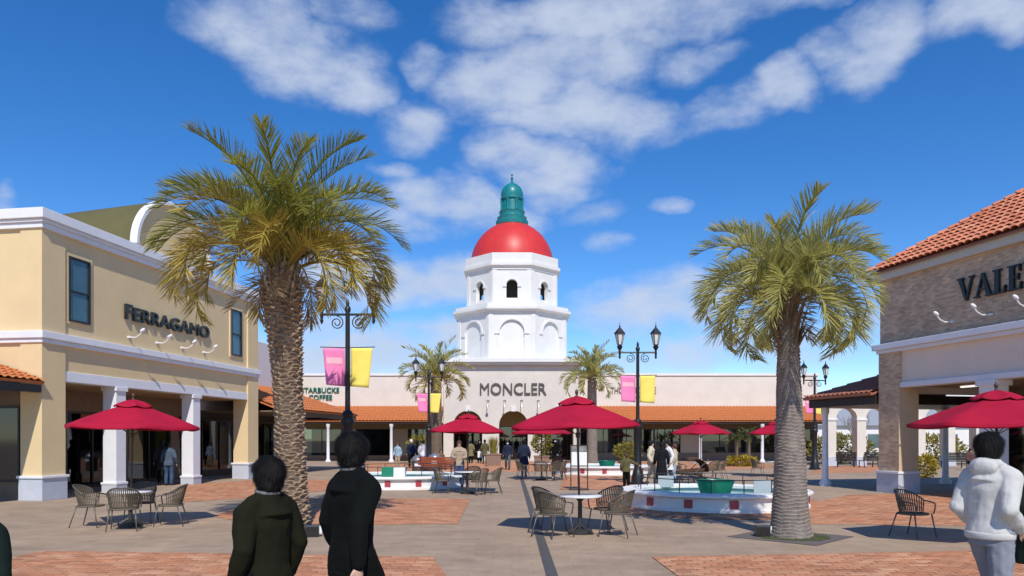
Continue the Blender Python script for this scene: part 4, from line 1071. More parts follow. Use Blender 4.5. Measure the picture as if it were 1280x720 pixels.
# ------------------------------------------------------------------ street lamps
def street_lamp(loc, label, rz=0.0, swing=0.0):
    t = empty('street_lamp', (loc[0], loc[1], 0), rz); tag(t, label, 'street lamp', 'twin lantern lamp posts')
    MB().lathe([(.34, 0), (.34, .08), (.27, .14), (.24, .35), (.19, .55), (.15, .62), (.15, 2.2), (.19, 2.26), (.19, 2.34), (.14, 2.42), (.17, 2.52), (.10, 2.62)], 20).build('lamp_base', M_lampiron, t, smooth='auto')
    MB().lathe([(.075, 2.6), (.062, 5.35), (.085, 5.38), (.085, 5.46), (.045, 5.52), (.05, 5.62), (.01, 5.72)], 14).build('shaft', M_lampiron, t, smooth='auto')
    ar = MB().tube([(-.72, 0, 5.28), (.72, 0, 5.28)], .034, 8)
    ar.build('cross_arm', M_lampiron, t, smooth='auto')
    for sx in (-1, 1):
        pts = []
        for k in range(26):
            q = k / 25 * 3.6 * math.pi; rr = .19 * (1 - .75 * k / 25); pts.append((sx * (.30 + rr * math.cos(q + math.pi * .5)), 0, 5.05 + rr * math.sin(q + math.pi * .5)))
        MB().tube(pts, .016, 6).build('scroll', M_lampiron, t)
        x = sx * .72
        ho = MB().lathe([(.02, -.20), (.05, -.12), (.035, -.06), (.05, 0), (.04, .14), (.09, .22), (.12, .30), (.075, .33), (.10, .37)], 12, (x, 0, 5.22))
        ho = ho.build('lantern', M_lampiron, t, smooth='auto')
        MB().lathe([(.095, .375), (.185, .80)], 6, (x, 0, 5.22)).build('lantern_glass', M_lampglass, ho)
        cg = MB()
        for k in range(6):
            an = k * math.pi / 3; cg.tube([(x + .10 * math.cos(an), .10 * math.sin(an), 5.59), (x + .19 * math.cos(an), .19 * math.sin(an), 6.03)], .012, 5)
        cg.build('lantern_bars', M_lampiron, ho)
        MB().lathe([(.225, .79), (.225, .83), (.15, .92), (.07, 1.02), (.03, 1.05), (.04, 1.10), (.012, 1.18), (.008, 1.26)], 6, (x, 0, 5.22)).build('lantern_roof', M_lampiron, ho)
    for sx, m, ph in ((-1, M_pink, .4), (1, M_yel, 1.3)):
        br = MB().tube([(0, 0, 4.36), (sx * .76, 0, 4.38)], .014, 6).build('banner_arm', M_lampiron, t)
        n, k = 8, 12; rows = []
        for j in range(k + 1):
            v = j / k; rows.append([(sx * (.09 + .60 * (i / n)) - swing * v * .22 * (i / n + .2) * sx, .05 * v * math.sin(3.0 * i / n + ph + v * 1.7), 4.35 - 1.06 * v - (.04 * v * (i / n) if sx > 0 else -.04 * v * (i / n))) for i in range(n + 1)])
        bm = MB().rings(rows, cap=False, closed=False).build('banner', m, t, smooth=True)
        mod = bm.modifiers.new('thick', 'SOLIDIFY'); mod.thickness = .006
        # pale printed band high on the banner
        pr_ = MB().rings([[(p[0], p[1] - .006, p[2]) for p in rows[j][1:-1]] for j in (3, 4, 5)], cap=False, closed=False)
        pr_.build('banner_print', mat('pale_pink_print', (.85, .45, .52), .7, .1) if sx < 0 else mat('pale_yellow_print', (.88, .76, .30), .7, .1), bm, smooth=True)
street_lamp((-4.55, 20.6), 'twin lantern lamp post with banners right behind the large left palm', 0, .4)
street_lamp((5.02, 29.7), 'twin lantern lamp post with banners standing behind the near fountain', 0, .1)
street_lamp((-4.63, 41.4), 'smaller looking twin lantern lamp post before the far left palm', 0, .5)
street_lamp((17.9, 44.0), 'twin lantern lamp post farthest right, beside the cream arcade', R(12), .4)

# ------------------------------------------------------------------ fountains
def fountain(c, label, rails, panels, boxes=False, bowl=(0, 0, 1.0)):
    t = empty('fountain', (c[0], c[1], 0)); tag(t, label, 'fountain', 'round white fountains with red tiles')
    R_ = FR
    MB().lathe([(R_ + .02, 0), (R_ + .02, .08), (R_ - .03, .10), (R_ - .03, .36), (R_ - .5, .36), (R_ - .5, .0)], 96, cap=False).build('basin_wall', M_basin, t, smooth='auto')
    MB().lathe([(R_ - .50, .355), (R_ + .04, .355), (R_ + .09, .39), (R_ + .09, .43), (R_ + .05, .46), (R_ - .50, .47), (R_ - .55, .44), (R_ - .55, .36)], 96, cap=False).build('coping', M_basin, t, smooth='auto')
    MB().lathe([(0.001, .31), (R_ - .52, .31)], 64, cap=False).build('water', M_water, t)
    for k in range(14):
        an = 2 * math.pi * k / 14 + .16; x, y = (R_ - .02) * math.cos(an), (R_ - .02) * math.sin(an)
        o = MB().box(-.105, .105, -.02, .02, .12, .33).build('red_tile', M_redtile, t, bevel=.006); o.location = (x, y, 0); o.rotation_euler = (0, 0, an + math.pi / 2)
    if rails:
        rr = R_ - .42; n = 16
        for k in range(n):
            an = 2 * math.pi * k / n + .1; MB().tube([(rr * math.cos(an), rr * math.sin(an), .44), (rr * math.cos(an), rr * math.sin(an), .80)], .014, 6).build('rail_post', M_castiron, t)
        pts = [(rr * math.cos(2 * math.pi * i / 64), rr * math.sin(2 * math.pi * i / 64), .80) for i in range(65)]
        MB().tube(pts, .014, 6).build('hand_rail', M_castiron, t)
    bx, by, bs = bowl
    b = MB().lathe([(.30 * bs, .25), (.40 * bs, .33), (.52 * bs, .68), (.55 * bs, .70), (.50 * bs, .70), (.42 * bs, .5), (.001, .45)], 28, (bx, by, 0), cap=False).build('bowl', M_greenbowl, t, smooth='auto')
    for (px, py, w, h) in panels:
        MB().box(px - w / 2, px + w / 2, py - .012, py + .012, .40, .40 + h).build('notice_panel', mat('grey_notice_panel', (.40, .44, .46), .4, .05), t)
    if boxes:
        MB().box(.02, .42, -2.25, -1.95, .47, .80).build('notice_board', M_paper, t); MB().box(-.42, .01, -2.22, -1.92, .47, .82).build('green_crate', M_greenbowl, t, bevel=.02)
fountain(F1C, 'near round white fountain with green bowl beside the right palm', True, [(-1.0, 1.55, .46, .34), (1.05, -.9, .46, .36)], bowl=(0.05, 0, 1.0))
fountain(F2C, 'round white fountain with green crate, left behind the two dark-coated walkers', True, [], True, bowl=(-.2, .6, .6))
fountain(F3C, 'smallest looking round white fountain, far behind the notice stand', False, [], bowl=(.2, -.6, .85))

# ------------------------------------------------------------------ umbrellas, tables, chairs
def umbrella_proto():
    t = empty('patio_umbrella')
    MB().lathe([(.24, 0), (.24, .05), (.2, .08), (.05, .1), (.04, .3)], 20).build('base', M_castiron, t, smooth='auto')
    MB().tube([(0, 0, .1), (0, 0, 2.66)], .022, 10).build('pole', M_pole, t, smooth='auto')
    Rr, z0, z1, n = 1.36, 2.10, 2.56, 6
    def surf(u, an, r0, zt, ze, Rm):
        # u 0 centre..1 edge ; panels are taut between ribs, so the outline is straight and sags a little
        seg = math.pi / 3; k = math.floor(an / seg); f = (an - k * seg) / seg
        a0, a1 = k * seg, (k + 1) * seg
        p = Vector((math.cos(a0), math.sin(a0), 0)).lerp(Vector((math.cos(a1), math.sin(a1), 0)), f)
        r = r0 + (Rm - r0) * u; z = zt + (ze - zt) * (u ** .92)
        z -= .05 * math.sin(math.pi * f) * u * (1 - .25 * u); z += .025 * math.sin(math.pi * u)
        return (p.x * r, p.y * r, z)
    def canopy(r0, zt, ze, Rm, nu, na=36):
        mb = MB(); rows = [[surf(j / nu, 2 * math.pi * (i % na) / na + (0 if True else 0), r0, zt, ze, Rm) for i in range(na)] for j in range(nu + 1)]
        mb.rings(rows, cap=False, closed=True); return mb
    cb = canopy(.16, z1, z0, Rr, 10)
    # short hem
    edge = [surf(1, 2 * math.pi * i / 36, .16, z1, z0, Rr) for i in range(36)]
    cb.rings([edge, [(x * 1.0, y * 1.0, z - .05) for x, y, z in edge]], cap=False, closed=True)
    c = cb.build('canopy', M_umb, t, smooth='auto'); m = c.modifiers.new('thick', 'SOLIDIFY'); m.thickness = .004
    v = canopy(.03, z1 + .10, z1 - .035, .40, 4).build('vent_cap', M_umb, t, smooth='auto'); m = v.modifiers.new('thick', 'SOLIDIFY'); m.thickness = .004
    MB().lathe([(.03, 2.62), (.035, 2.66), (.02, 2.69), (.035, 2.73), (.03, 2.77), (.008, 2.80)], 10).build('finial', M_pole, t, smooth='auto')
    for k in range(6):
        an = k * math.pi / 3; e = surf(1, an + 1e-6, .16, z1, z0, Rr)
        r = MB().tube([(.04 * math.cos(an), .04 * math.sin(an), z1 - .03), (e[0] * .99, e[1] * .99, e[2] - .02)], .010, 5).build('rib', M_pole, t)
        MB().tube([(.03 * math.cos(an), .03 * math.sin(an), 1.92), (e[0] * .5, e[1] * .5, (z1 + z0) / 2 + .0)], .008, 5).build('strut', M_pole, r)
    MB().lathe([(.04, 1.86), (.04, 1.96)], 10).build('runner', M_pole, t)
    return t
def table_proto():
    t = empty('round_table')
    MB().lathe([(.001, .705), (.41, .705), (.425, .715), (.425, .735), (.41, .742), (.001, .742)], 40, cap=False).build('table_top', M_tabletop, t, smooth='auto')
    MB().lathe([(.045, .03), (.04, .62), (.10, .70)], 12).build('pedestal', M_castiron, t, smooth='auto')
    for k in range(4):
        an = k * math.pi / 2 + .4; dx, dy = math.cos(an), math.sin(an)
        MB().tube([(.03 * dx, .03 * dy, .16), (.18 * dx, .18 * dy, .08), (.33 * dx, .33 * dy, .025)], [.03, .025, .025], 6).build('foot', M_castiron, t)
    return t
def chair_proto():
    """low-backed patio armchair with woven wrap-round back; faces +y"""
    t = empty('patio_chair')
    def bk(s, h):   # back curve: s -1..1 round the back, h 0..1 up
        a = s * R(88); rx, ry = .27 + .035 * h, .25 + .06 * h
        return Vector((rx * math.sin(a), -ry * math.cos(a) + .02 - .05 * h * math.cos(a), .45 + (.42 - .20 * abs(s) ** 2.2) * h))
    st = MB()
    for k in range(25):
        s = -1 + 2 * k / 24
        a, b = bk(s, 0.02), bk(s, 1.0); d = (bk(s + .02, .5) - bk(s - .02, .5)).normalized() * .0115
        m_ = bk(s, .5)
        st.add([a - d, a + d, m_ - d, m_ + d, b - d, b + d], [(0, 1, 3, 2), (2, 3, 5, 4)])
    for h in (.3, .62):
        pts = [bk(-1 + 2 * k / 20, h) for k in range(21)]; st.tube(pts, .006, 4)
    bo = st.build('backrest', M_weave, t); m = bo.modifiers.new('thick', 'SOLIDIFY'); m.thickness = .006
    MB().tube([bk(-1 + 2 * k / 24, 1.0) for k in range(25)], .014, 8).build('back_rail', M_chairmetal, t, smooth=True)
    se = MB(); n = 20
    ring = [(.275 * math.copysign(abs(math.sin(q)) ** .8, math.sin(q)), -.01 + .25 * math.copysign(abs(math.cos(q)) ** .8, math.cos(q))) for q in [2 * math.pi * i / n for i in range(n)]]
    se.rings([[(x * .96, y * .96, .415) for x, y in ring], [(x, y, .43) for x, y in ring], [(x * .97, y * .97, .45) for x, y in ring], [(x * .55, y * .55, .438) for x, y in ring]])
    se.build('seat', M_weave, t, smooth='auto')
    for sx in (-1, 1):
        e = bk(sx * 1.0, 1.0)
        MB().tube([e, (sx * .30, .12, .655), (sx * .295, .22, .635), (sx * .285, .245, .58), (sx * .27, .22, .43)], .013, 8).build('arm', M_chairmetal, t, smooth=True)
        MB().tube([(sx * .25, .19, .44), (sx * .285, .265, .0)], [.014, .011], 8).build('leg', M_chairmetal, t, smooth=True)
        MB().tube([(sx * .23, -.18, .44), (sx * .275, -.31, .0)], [.014, .011], 8).build('leg', M_chairmetal, t, smooth=True)
    return t
UP, TP, CP = umbrella_proto(), table_proto(), chair_proto()
first = {id(UP): True, id(TP): True, id(CP): True}
def place(proto, loc, rz, label, cat, group, tilt=(0, 0)):
    o = proto if first[id(proto)] else copy_tree(proto); first[id(proto)] = False
    o.location = (loc[0], loc[1], 0.006); o.rotation_euler = (tilt[0], tilt[1], rz); tag(o, label, cat, group); return o
SETS = [  # name of the place, pixel of the pole foot, umbrella turn, tilt, chairs (angle round table, radius)
    ('nearest the middle of the square', 725, 667, .35, (0, R(-1.5)), [(150, .62, 'left rear'), (222, .66, 'left front'), (38, .66, 'right rear'), (-28, .68, 'right front')]),
    ('before the yellow building', 163, 658, .1, (0, R(1.2)), [(182, .72, 'left'), (-72, .62, 'front'), (12, .70, 'right'), (100, .62, 'far side')]),
    ('before the left archway', 584, 617, .5, (0, R(1.0)), [(178, .74, 'left'), (-55, .66, 'front'), (5, .76, 'right'), (80, .66, 'far side')]),
    ('straight behind the middle set', 677, 600, .2, (0, 0), [(170, .76, 'left'), (-95, .66, 'front'), (0, .72, 'right'), (-50, .72, 'front right')]),
    ('between near fountain and right wing', 876, 599, .0, (0, 0), [(172, .80, 'left'), (-60, .66, 'front'), (4, .76, 'right')]),
    ('partly hidden by the right palm', 969, 596, .3, (0, 0), [(175, .74, 'left'), (-80, .66, 'front'), (0, .7, 'right')]),
    ('at the right edge before the brick building', 1247, 684, .45, (0, R(-.8)), [(118, 1.35, 'left')]),
]
for nm, px, py, rz, tl, chairs in SETS:
    x, y = gp(px, py)
    place(UP, (x, y), rz, 'crimson patio umbrella over the table ' + nm, 'umbrella', 'crimson umbrellas', tl)
    if 'right edge' in nm:
        place(TP, (x + .35, y + .1), rz, 'round white table ' + nm, 'table', 'round white tables')
    else:
        place(TP, (x, y), rz, 'round white table ' + nm, 'table', 'round white tables')
    for an, r, w in chairs:
        a = R(an); cx, cy = x + r * 1.12 * math.cos(a), y + r * 1.12 * math.sin(a)
        place(CP, (cx, cy), a + math.pi / 2, 'woven patio armchair, ' + w + ' of the table ' + nm, 'chair', 'woven patio armchairs')

# ------------------------------------------------------------------ small furniture
def notice_stand():
    x, y = gp(724, 612.5); t = empty('notice_stand', (x, y, 0)); tag(t, 'dark frame notice stand with white sheet behind the middle table', 'sign stand')
    f = MB()
    for sx in (-1, 1): f.box(sx * .30 - .02, sx * .30 + .02, -.02, .02, .06, 1.62)
    f.box(-.28, .28, -.018, .018, 1.58, 1.615); f.box(-.28, .28, -.018, .018, .84, .88); f.build('frame', M_pole, t)
    MB().box(-.34, .34, -.2, .2, 0, .06).build('base', M_pole, t, bevel=.01)
    MB().box(-.275, .275, -.012, .012, .885, 1.36).build('white_sheet', M_paper, t)
    MB().box(-.275, .275, -.012, .012, 1.375, 1.575).build('picture_sheet', mat('grey_green_sheet', (.20, .22, .20), .5, .6, 6.0), t)
notice_stand()
def bench(loc, rz, m, label, w=1.5, group=None):
    t = empty('bench', (loc[0], loc[1], 0), rz); tag(t, label, 'bench', group)
    for k in range(5): MB().box(-w / 2, w / 2, -.24 + k * .1, -.16 + k * .1, .42, .46).build('seat_slat', m, t, bevel=.006)
    for k in range(5):
        o = MB().box(-w / 2, w / 2, -.015, .015, 0, .085).build('back_slat', m, t, bevel=.006); o.location = (0, .29 + .035 * k, .50 + k * .10); o.rotation_euler = (R(-18), 0, 0)
    for sx in (-1, 1):
        MB().tube([(sx * (w / 2 - .12), -.24, 0), (sx * (w / 2 - .12), -.2, .42)], .03, 6).build('leg', M_castiron, t)
        MB().tube([(sx * (w / 2 - .12), .34, 0), (sx * (w / 2 - .12), .25, .42), (sx * (w / 2 - .12), .46, 1.0)], .03, 6).build('leg', M_castiron, t)
    return t
bx, by = gp(549, 597); bench((bx, by), R(180), M_bench, 'red brown slatted bench with its back to the camera, behind the left fountain', 1.9)
bench((21.3, 47.5), R(160), M_castiron, 'dark bench left of the pair before the cream arcade', 1.2, 'dark benches by the arcade')
bench((22.6, 47.2), R(190), M_castiron, 'dark bench right of the pair before the cream arcade', 1.2, 'dark benches by the arcade')
bench((27.3, 46.0), R(180), M_castiron, 'dark bench seen through the brick building portico', 1.5, 'dark benches by the arcade')
def litter_bin(px, py, label):
    x, y = gp(px, py); t = empty('litter_bin', (x, y, 0)); tag(t, label, 'litter bin', 'dome topped bins')
    MB().lathe([(.26, 0), (.26, .06), (.30, .08), (.30, .72), (.33, .74), (.33, .78)], 20).build('body', mat('brown_bin', (.09, .05, .04), .5, .1), t, smooth='auto')
    MB().lathe([(.34, .785), (.33, .86), (.26, .98), (.14, 1.05), (.02, 1.07)], 20).build('dome_lid', M_steel, t, smooth='auto')
    MB().box(-.14, .14, -.33, -.30, .55, .70).build('label_plate', M_paper, t)
litter_bin(523, 597, 'dome topped bin left of the red brown bench'); litter_bin(543.5, 592, 'dome topped bin behind the red brown bench')
def planter(px, py, w, h, label, hasbox=True):
    x, y = gp(px, py); t = empty('planter_box', (x, y, 0)); tag(t, label, 'planter', 'brown planters')
    p = MB().hexa([(-w * .45, -w * .45, 0), (w * .45, -w * .45, 0), (w * .45, w * .45, 0), (-w * .45, w * .45, 0)], [(-w / 2, -w / 2, h), (w / 2, -w / 2, h), (w / 2, w / 2, h), (-w / 2, w / 2, h)]); p.build('box', M_planter, t, bevel=.02)
    MB().box(-w / 2 - .04, w / 2 + .04, -w / 2 - .04, w / 2 + .04, h, h + .08).build('rim', M_planter, t, bevel=.02); return x, y, h + .08
def grass_tuft(loc, h, n, label, seed, m, spread=.35):
    rng = random.Random(seed); t = MB()
    for _ in range(n):
        a = rng.uniform(0, 6.28); r0 = rng.uniform(0, .25); l = h * rng.uniform(.6, 1); sp = rng.uniform(.1, 1) * spread
        p0 = Vector((r0 * math.cos(a), r0 * math.sin(a), 0)); p2 = p0 + Vector((sp * math.cos(a), sp * math.sin(a), l)); p1 = p0.lerp(p2, .5) + Vector((0, 0, l * .08)); w = Vector((-math.sin(a), math.cos(a), 0)) * .02
        t.add([p0 - w, p0 + w, p1 - w, p1 + w, p2], [(0, 1, 3, 2), (2, 3, 4)])
    o = t.build('potted_grass', m, None); o.location = loc; tag(o, label, 'plant', 'planter plants')
x, y, z = planter(617, 582.5, 1.0, .75, 'square brown planter left of the central archway')
grass_tuft((x, y, z), 1.25, 180, 'tall thin grey-green grass in the planter left of the central archway', 5, M_bushy, .35)
x, y, z = planter(523, 582, 1.2, .6, 'brown planter under the left wing canopy')
bush('potted_shrub', (x, y, z), (.75, .75, .7), 900, .17, M_bushy, 'feathery yellow-green shrub in the planter under the left wing canopy', 6, 'planter plants', 'plant')
x, y, z = planter(677, 582, 1.0, .6, 'brown planter right of the central archway')
bush('potted_shrub', (x, y, z), (.62, .62, 1.0), 1000, .18, M_bushy, 'upright yellow-green shrub in the planter right of the central archway', 7, 'planter plants', 'plant')
x, y, z = planter(785, 588, 1.0, .5, 'brown planter beside the second fountain lamp post')
bush('potted_shrub', (x, y, z), (.8, .8, .55), 1100, .15, M_bushy, 'round olive shrub in the planter left of the lamp post', 8, 'planter plants', 'plant')
# yellow flower bed with little palm-like cycads
fx, fy = gp(927, 583)
bush('flower_bed', (fx, fy), (1.05, .8, .34), 900, .18, M_flower, 'low bed of yellow flowers before the right wing', 9, None, 'flower bed', 8)
def cycad(loc, h, seed, label, n=16, L_=.95):
    rng = random.Random(seed); t = empty('cycad', (loc[0], loc[1], 0)); tag(t, label, 'cycad', 'cycads in the yellow flower bed')
    MB().tube([(0, 0, 0), (.03, 0, h * .5), (0, 0, h)], [.13, .11, .12], 10).build('trunk', M_bark, t)
    for k in range(n):
        u = (k + .5) / n; me = frond_mesh(rng, L_, R(75 - 80 * u), R(70), 14, .24, .02).mesh('frond'); o = obj('frond', me, M_bush, t); o.location = (0, 0, h); o.rotation_euler = (0, 0, k * 2.4)
cycad((fx - .35, fy), 1.75, 41, 'taller left cycad in the yellow flower bed'); cycad((fx + .55, fy + .3), 2.0, 42, 'right cycad in the yellow flower bed')
x, y = gp(1156, 597); bush('yellow_bush', (x, y), (.5, .5, .55), 700, .16, M_flower, 'small yellow-green bush at the foot of the brick pier', 12)
for i, (x, y, lab) in enumerate(((24.5, 55.5, 'clipped yellow-green hedge bush left of the others, behind the cream arcade'), (31.5, 56, 'clipped yellow-green hedge bush behind the brick building portico'), (38, 57, 'clipped yellow-green hedge bush farthest right behind the cream arcade'))):
    bush('hedge_bush', (x, y), (2.6, 1.1, 1.1), 1600, .26, M_bushy, lab, 50 + i, 'hedge behind the arcade')
# bare tree
def bare_tree(loc, H, label, seed):
    rng = random.Random(seed); t = empty('bare_tree', (loc[0], loc[1], 0)); tag(t, label, 'tree'); tr = MB(); tw = MB()
    def grow(mb, p, d, l, r, lev):
        pts = [p]; q = p.copy(); dd = d.copy()
        for k in range(4):
            dd = (dd + Vector((rng.gauss(0, .08), rng.gauss(0, .08), .10))).normalized(); q = q + dd * l / 4; pts.append(q.copy())
        mb.tube(pts, [r, r * .85, r * .7, r * .55, r * .4], 5 if lev < 2 else 3)
        if lev < 4:
            for k in range(5 if lev < 3 else 4):
                f = rng.uniform(.25, 1); b = pts[min(4, int(f * 4))]; nd = (dd + Vector((rng.gauss(0, .55), rng.gauss(0, .55), rng.uniform(.2, .7)))).normalized(); grow(tw if lev >= 1 else mb, b, nd, l * rng.uniform(.45, .68), r * .45, lev + 1)
    grow(tr, Vector((0, 0, 0)), Vector((0, 0, 1)), H * .55, .16, 0)
    mm = mat('pale_bare_bark', (.30, .25, .23), .9, .2); tr.build('trunk', mm, t); tw.build('crown', mm, t)
bare_tree((27.5, 58.5), 7.2, 'leafless upright tree above the brown walkway roof', 61)

# ------------------------------------------------------------------ people
def evalmesh(mb, voxel, smooth_it, disp=0.0, dsize=.12, seed=0):
    me = mb.mesh('tmp'); o = bpy.data.objects.new('tmp', me); C.objects.link(o)
    m = o.modifiers.new('r', 'REMESH'); m.mode = 'VOXEL'; m.voxel_size = voxel
    s = o.modifiers.new('s', 'SMOOTH'); s.factor = .5; s.iterations = smooth_it
    if disp:
        tx = bpy.data.textures.new('folds', 'CLOUDS'); tx.noise_scale = dsize; tx.noise_depth = 2
        d = o.modifiers.new('d', 'DISPLACE'); d.texture = tx; d.strength = disp; d.mid_level = .5; d.texture_coords = 'LOCAL'
        s2 = o.modifiers.new('s2', 'SMOOTH'); s2.factor = .4; s2.iterations = 2
        if dsize > .15:
            t2 = bpy.data.textures.new('creases', 'MARBLE'); t2.noise_scale = .11; t2.turbulence = 9; t2.marble_type = 'SHARP'
            d2 = o.modifiers.new('d2', 'DISPLACE'); d2.texture = t2; d2.strength = disp * .22; d2.mid_level = .5
    dg = bpy.context.evaluated_depsgraph_get(); dg.update()
    r = bpy.data.meshes.new_from_object(o.evaluated_get(dg)); bpy.data.objects.remove(o); r.materials.clear(); r.shade_smooth(); return r
def folds(me, amp, k=9.0, kz=2.6, seed=0.0):
    P0 = [v.co.copy() for v in me.vertices]; N0 = [v.normal.copy() for v in me.vertices]
    for v, p, nn in zip(me.vertices, P0, N0):
        n = mnoise.noise(Vector((p.x * k + seed, p.y * k, p.z * kz))); n2 = mnoise.noise(Vector((p.x * k * 1.9, p.y * k * 1.9 + seed, p.z * kz * 2.6)))
        r = (1 - abs(n) * 2.2) * .6 + n2 * .6
        v.co = p + nn * amp * r
    me.update(); return me
M_skin = mat('skin', (0.50, 0.30, 0.21), 0.5, 0.06, 20.0)
M_hair = mat('black_hair', (0.008, 0.007, 0.0065), 0.6, 0.35, 60.0, 0.4, 260, spec=0.25)
M_hairb = mat('brown_hair', (0.09, 0.035, 0.02), 0.5, 0.3, 60.0, 0.5, 160)
M_shoe = mat('dark_shoe', (0.02, 0.02, 0.022), 0.5, 0.1)
M_shoew = mat('white_shoe', (0.7, 0.7, 0.7), 0.5, 0.1)
M_mask = mat('white_face_mask', (0.8, 0.8, 0.8), 0.7, 0.03)
def cloth(name, c): return mat('cloth_' + name, c, 0.92, 0.14, 5.0, 0.25, 220, spec=0.12)
def person(loc, face, label, top, bottom, H=1.72, hair=M_hair, near=0, pose=None, coat=.80, shoe=None, hood=False, hairlen=0, mask=False, sit=0.0, bulk=1.0, group=None, baggy=1.0, headturn=0.0, fringe=True, bag=None, strap=None, collar=None):
    """face: direction the body faces, degrees, 0 = +x, 90 = away from the camera.  Local frame: faces +y, left hand on -x."""
    po = dict(eL=(-.26, -.05, 1.14), wL=(-.27, .08, .90), eR=(.26, -.05, 1.14), wR=(.27, .08, .90), kL=(-.10, .03, .49), aL=(-.10, -.02, .08), kR=(.10, .03, .49), aR=(.10, -.02, .08))
    if sit: po.update(kL=(-.12, .42, .50), aL=(-.13, .40, .08), kR=(.12, .42, .50), aR=(.13, .40, .08), eL=(-.25, .02, 1.14), wL=(-.15, .25, .98), eR=(.25, .02, 1.14), wR=(.15, .25, .98))
    if pose: po.update(pose)
    dz = -sit
    t = empty('person', (loc[0], loc[1], 0.012), R(face - 90)); k = H / 1.75; t.scale = (k, k, k); tag(t, label, 'person', group)
    up = lambda p: Vector((p[0], p[1], p[2] + dz))
    J = {n: (Vector(v) if n[0] in 'ka' else up(v)) for n, v in po.items()}
    sh = {s: up((sg * .178, 0, 1.372)) for s, sg in (('L', -1), ('R', 1))}
    hp = {s: up((sg * .092, 0, .91)) for s, sg in (('L', -1), ('R', 1))}
    def torso(mb, ex, z0, z1, e0=0.0):
        prof = [(.70, .165, .115), (.84, .168, .118), (.92, .163, .115), (1.02, .143, .102), (1.14, .147, .105), (1.28, .172, .118), (1.38, .178, .105), (1.44, .125, .085), (1.49, .070, .068)]
        rows = []
        zz = [z0] + [p[0] for p in prof if z0 + .02 < p[0] < z1 - .02] + [z1]
        for z in zz:
            for (a, b) in zip(prof, prof[1:]):
                if a[0] <= z <= b[0]:
                    f = (z - a[0]) / (b[0] - a[0]); rx, ry = a[1] + (b[1] - a[1]) * f, a[2] + (b[2] - a[2]) * f
            q = max(0, (1.1 - z)) * e0
            rows.append([Vector(((rx + ex + q) * bulk * math.cos(2 * math.pi * i / 20), (ry + ex + q) * bulk * math.sin(2 * math.pi * i / 20) - .01, z + dz)) for i in range(20)])
        mb.rings(rows)
    def limb(mb, a, b, c, r0, r1, r2, n=10):
        pts = [a, a.lerp(b, .5), b, b.lerp(c, .5), c]; mb.tube(pts, [r0, (r0 * .55 + r1 * .45) * 1.03, r1, (r1 * .6 + r2 * .4) * 1.06, r2], n); mb.ell(a, (r0, r0, r0), 10, 8); mb.ell(b, (r1, r1, r1), 10, 8); mb.ell(c, (r2, r2, r2), 10, 8)
    vox = {2: .009, 1: .014, 0: .022}[near]
    hr = Matrix.Rotation(R(headturn), 3, 'Z'); hc = up((0, .02, 1.625))
    def hd(p): return hc + hr @ (Vector(p) - Vector((0, .02, 1.625)))
    body = MB(); torso(body, -.022, .84, 1.48)
    body.tube([up((0, -.015, 1.42)), up((0, 0, 1.50)), up((0, .012, 1.58))], [.062, .054, .056], 12)
    body.ell(hd((0, .0, 1.645)), (.076, .095, .103), 16, 12, hr); body.ell(hd((0, .032, 1.575)), (.058, .064, .068), 14, 10, hr)
    body.tube([hd((0, .088, 1.655)), hd((0, .104, 1.63)), hd((0, .112, 1.608)), hd((0, .090, 1.600))], [.010, .012, .015, .012], 8)
    for sx in (-1, 1): body.ell(hd((sx * .078, .005, 1.625)), (.012, .022, .034), 8, 6, hr)
    for s in 'LR':
        sg = -1 if s == 'L' else 1
        limb(body, sh[s], J['e' + s], J['w' + s], .050, .040, .030)
        d = (J['w' + s] - J['e' + s]).normalized(); sd = d.cross(Vector((sg * 1.0, 0, 0.0))); sd = sd.normalized() if sd.length > .1 else Vector((0, 1, 0)); th = d.cross(sd).normalized(); w = J['w' + s]
        body.tube([w, w + d * .05, w + d * .095], [.030, .042, .038], 10, .55, up=th)
        for q, (o_, l) in enumerate(((-.030, .068), (-.010, .080), (.010, .076), (.029, .060))):
            b0 = w + d * .088 + sd * o_; b1 = b0 + d * l * .55 + th * (-sg) * .008; b2 = b1 + (d * .8 + th * (-sg) * .5).normalized() * l * .5; body.tube([b0, b1, b2], [.0095, .009, .007], 6)
        b0 = w + d * .03 + sd * .03; body.tube([b0, b0 + (d + sd * .8).normalized() * .045, b0 + (d * 1.2 + sd * .45).normalized() * .085], [.014, .011, .008], 6)
        limb(body, hp[s], J['k' + s], J['a' + s], .088, .056, .038)
        f = J['a' + s]; body.ell((f.x, f.y + .06, f.z - .035), (.042, .12, .038), 12, 8)
    obj('body', evalmesh(body, vox, 3), M_skin, t)
    # clothes
    j = MB(); torso(j, .024, max(coat, .70) if coat > .70 else .70, 1.465, .03 * baggy)
    if coat < .70: # long coat: skirt below the hips
        rows = []
        for f in range(5):
            z = .84 + (coat - .84) * f / 4; e = .03 + .05 * f / 4
            rows.append([Vector(((.168 + e) * bulk * math.cos(2 * math.pi * i / 20), (.12 + e) * bulk * math.sin(2 * math.pi * i / 20) - .01, z + dz)) for i in range(20)])
        j.rings(rows)
    for s in 'LR': limb(j, sh[s], J['e' + s], J['e' + s].lerp(J['w' + s], .96), .084 * baggy, .066 * baggy, .050 * baggy)
    rows = []
    for (z, r_) in ((1.36, .17), (1.42, .128), (1.48, .096), (1.52, .084), (1.54, .080)): rows.append([up((r_ * math.cos(2 * math.pi * i / 16), r_ * math.sin(2 * math.pi * i / 16) - .005, z)) for i in range(16)])
    j.rings(rows)
    if hood: j.ell(up((0, -.105, 1.475)), (.125, .062, .080), 14, 10); j.tube([up((-.10, .02, 1.47)), up((-.11, -.06, 1.50)), up((0, -.105, 1.515)), up((.11, -.06, 1.50)), up((.10, .02, 1.47))], .035, 8)
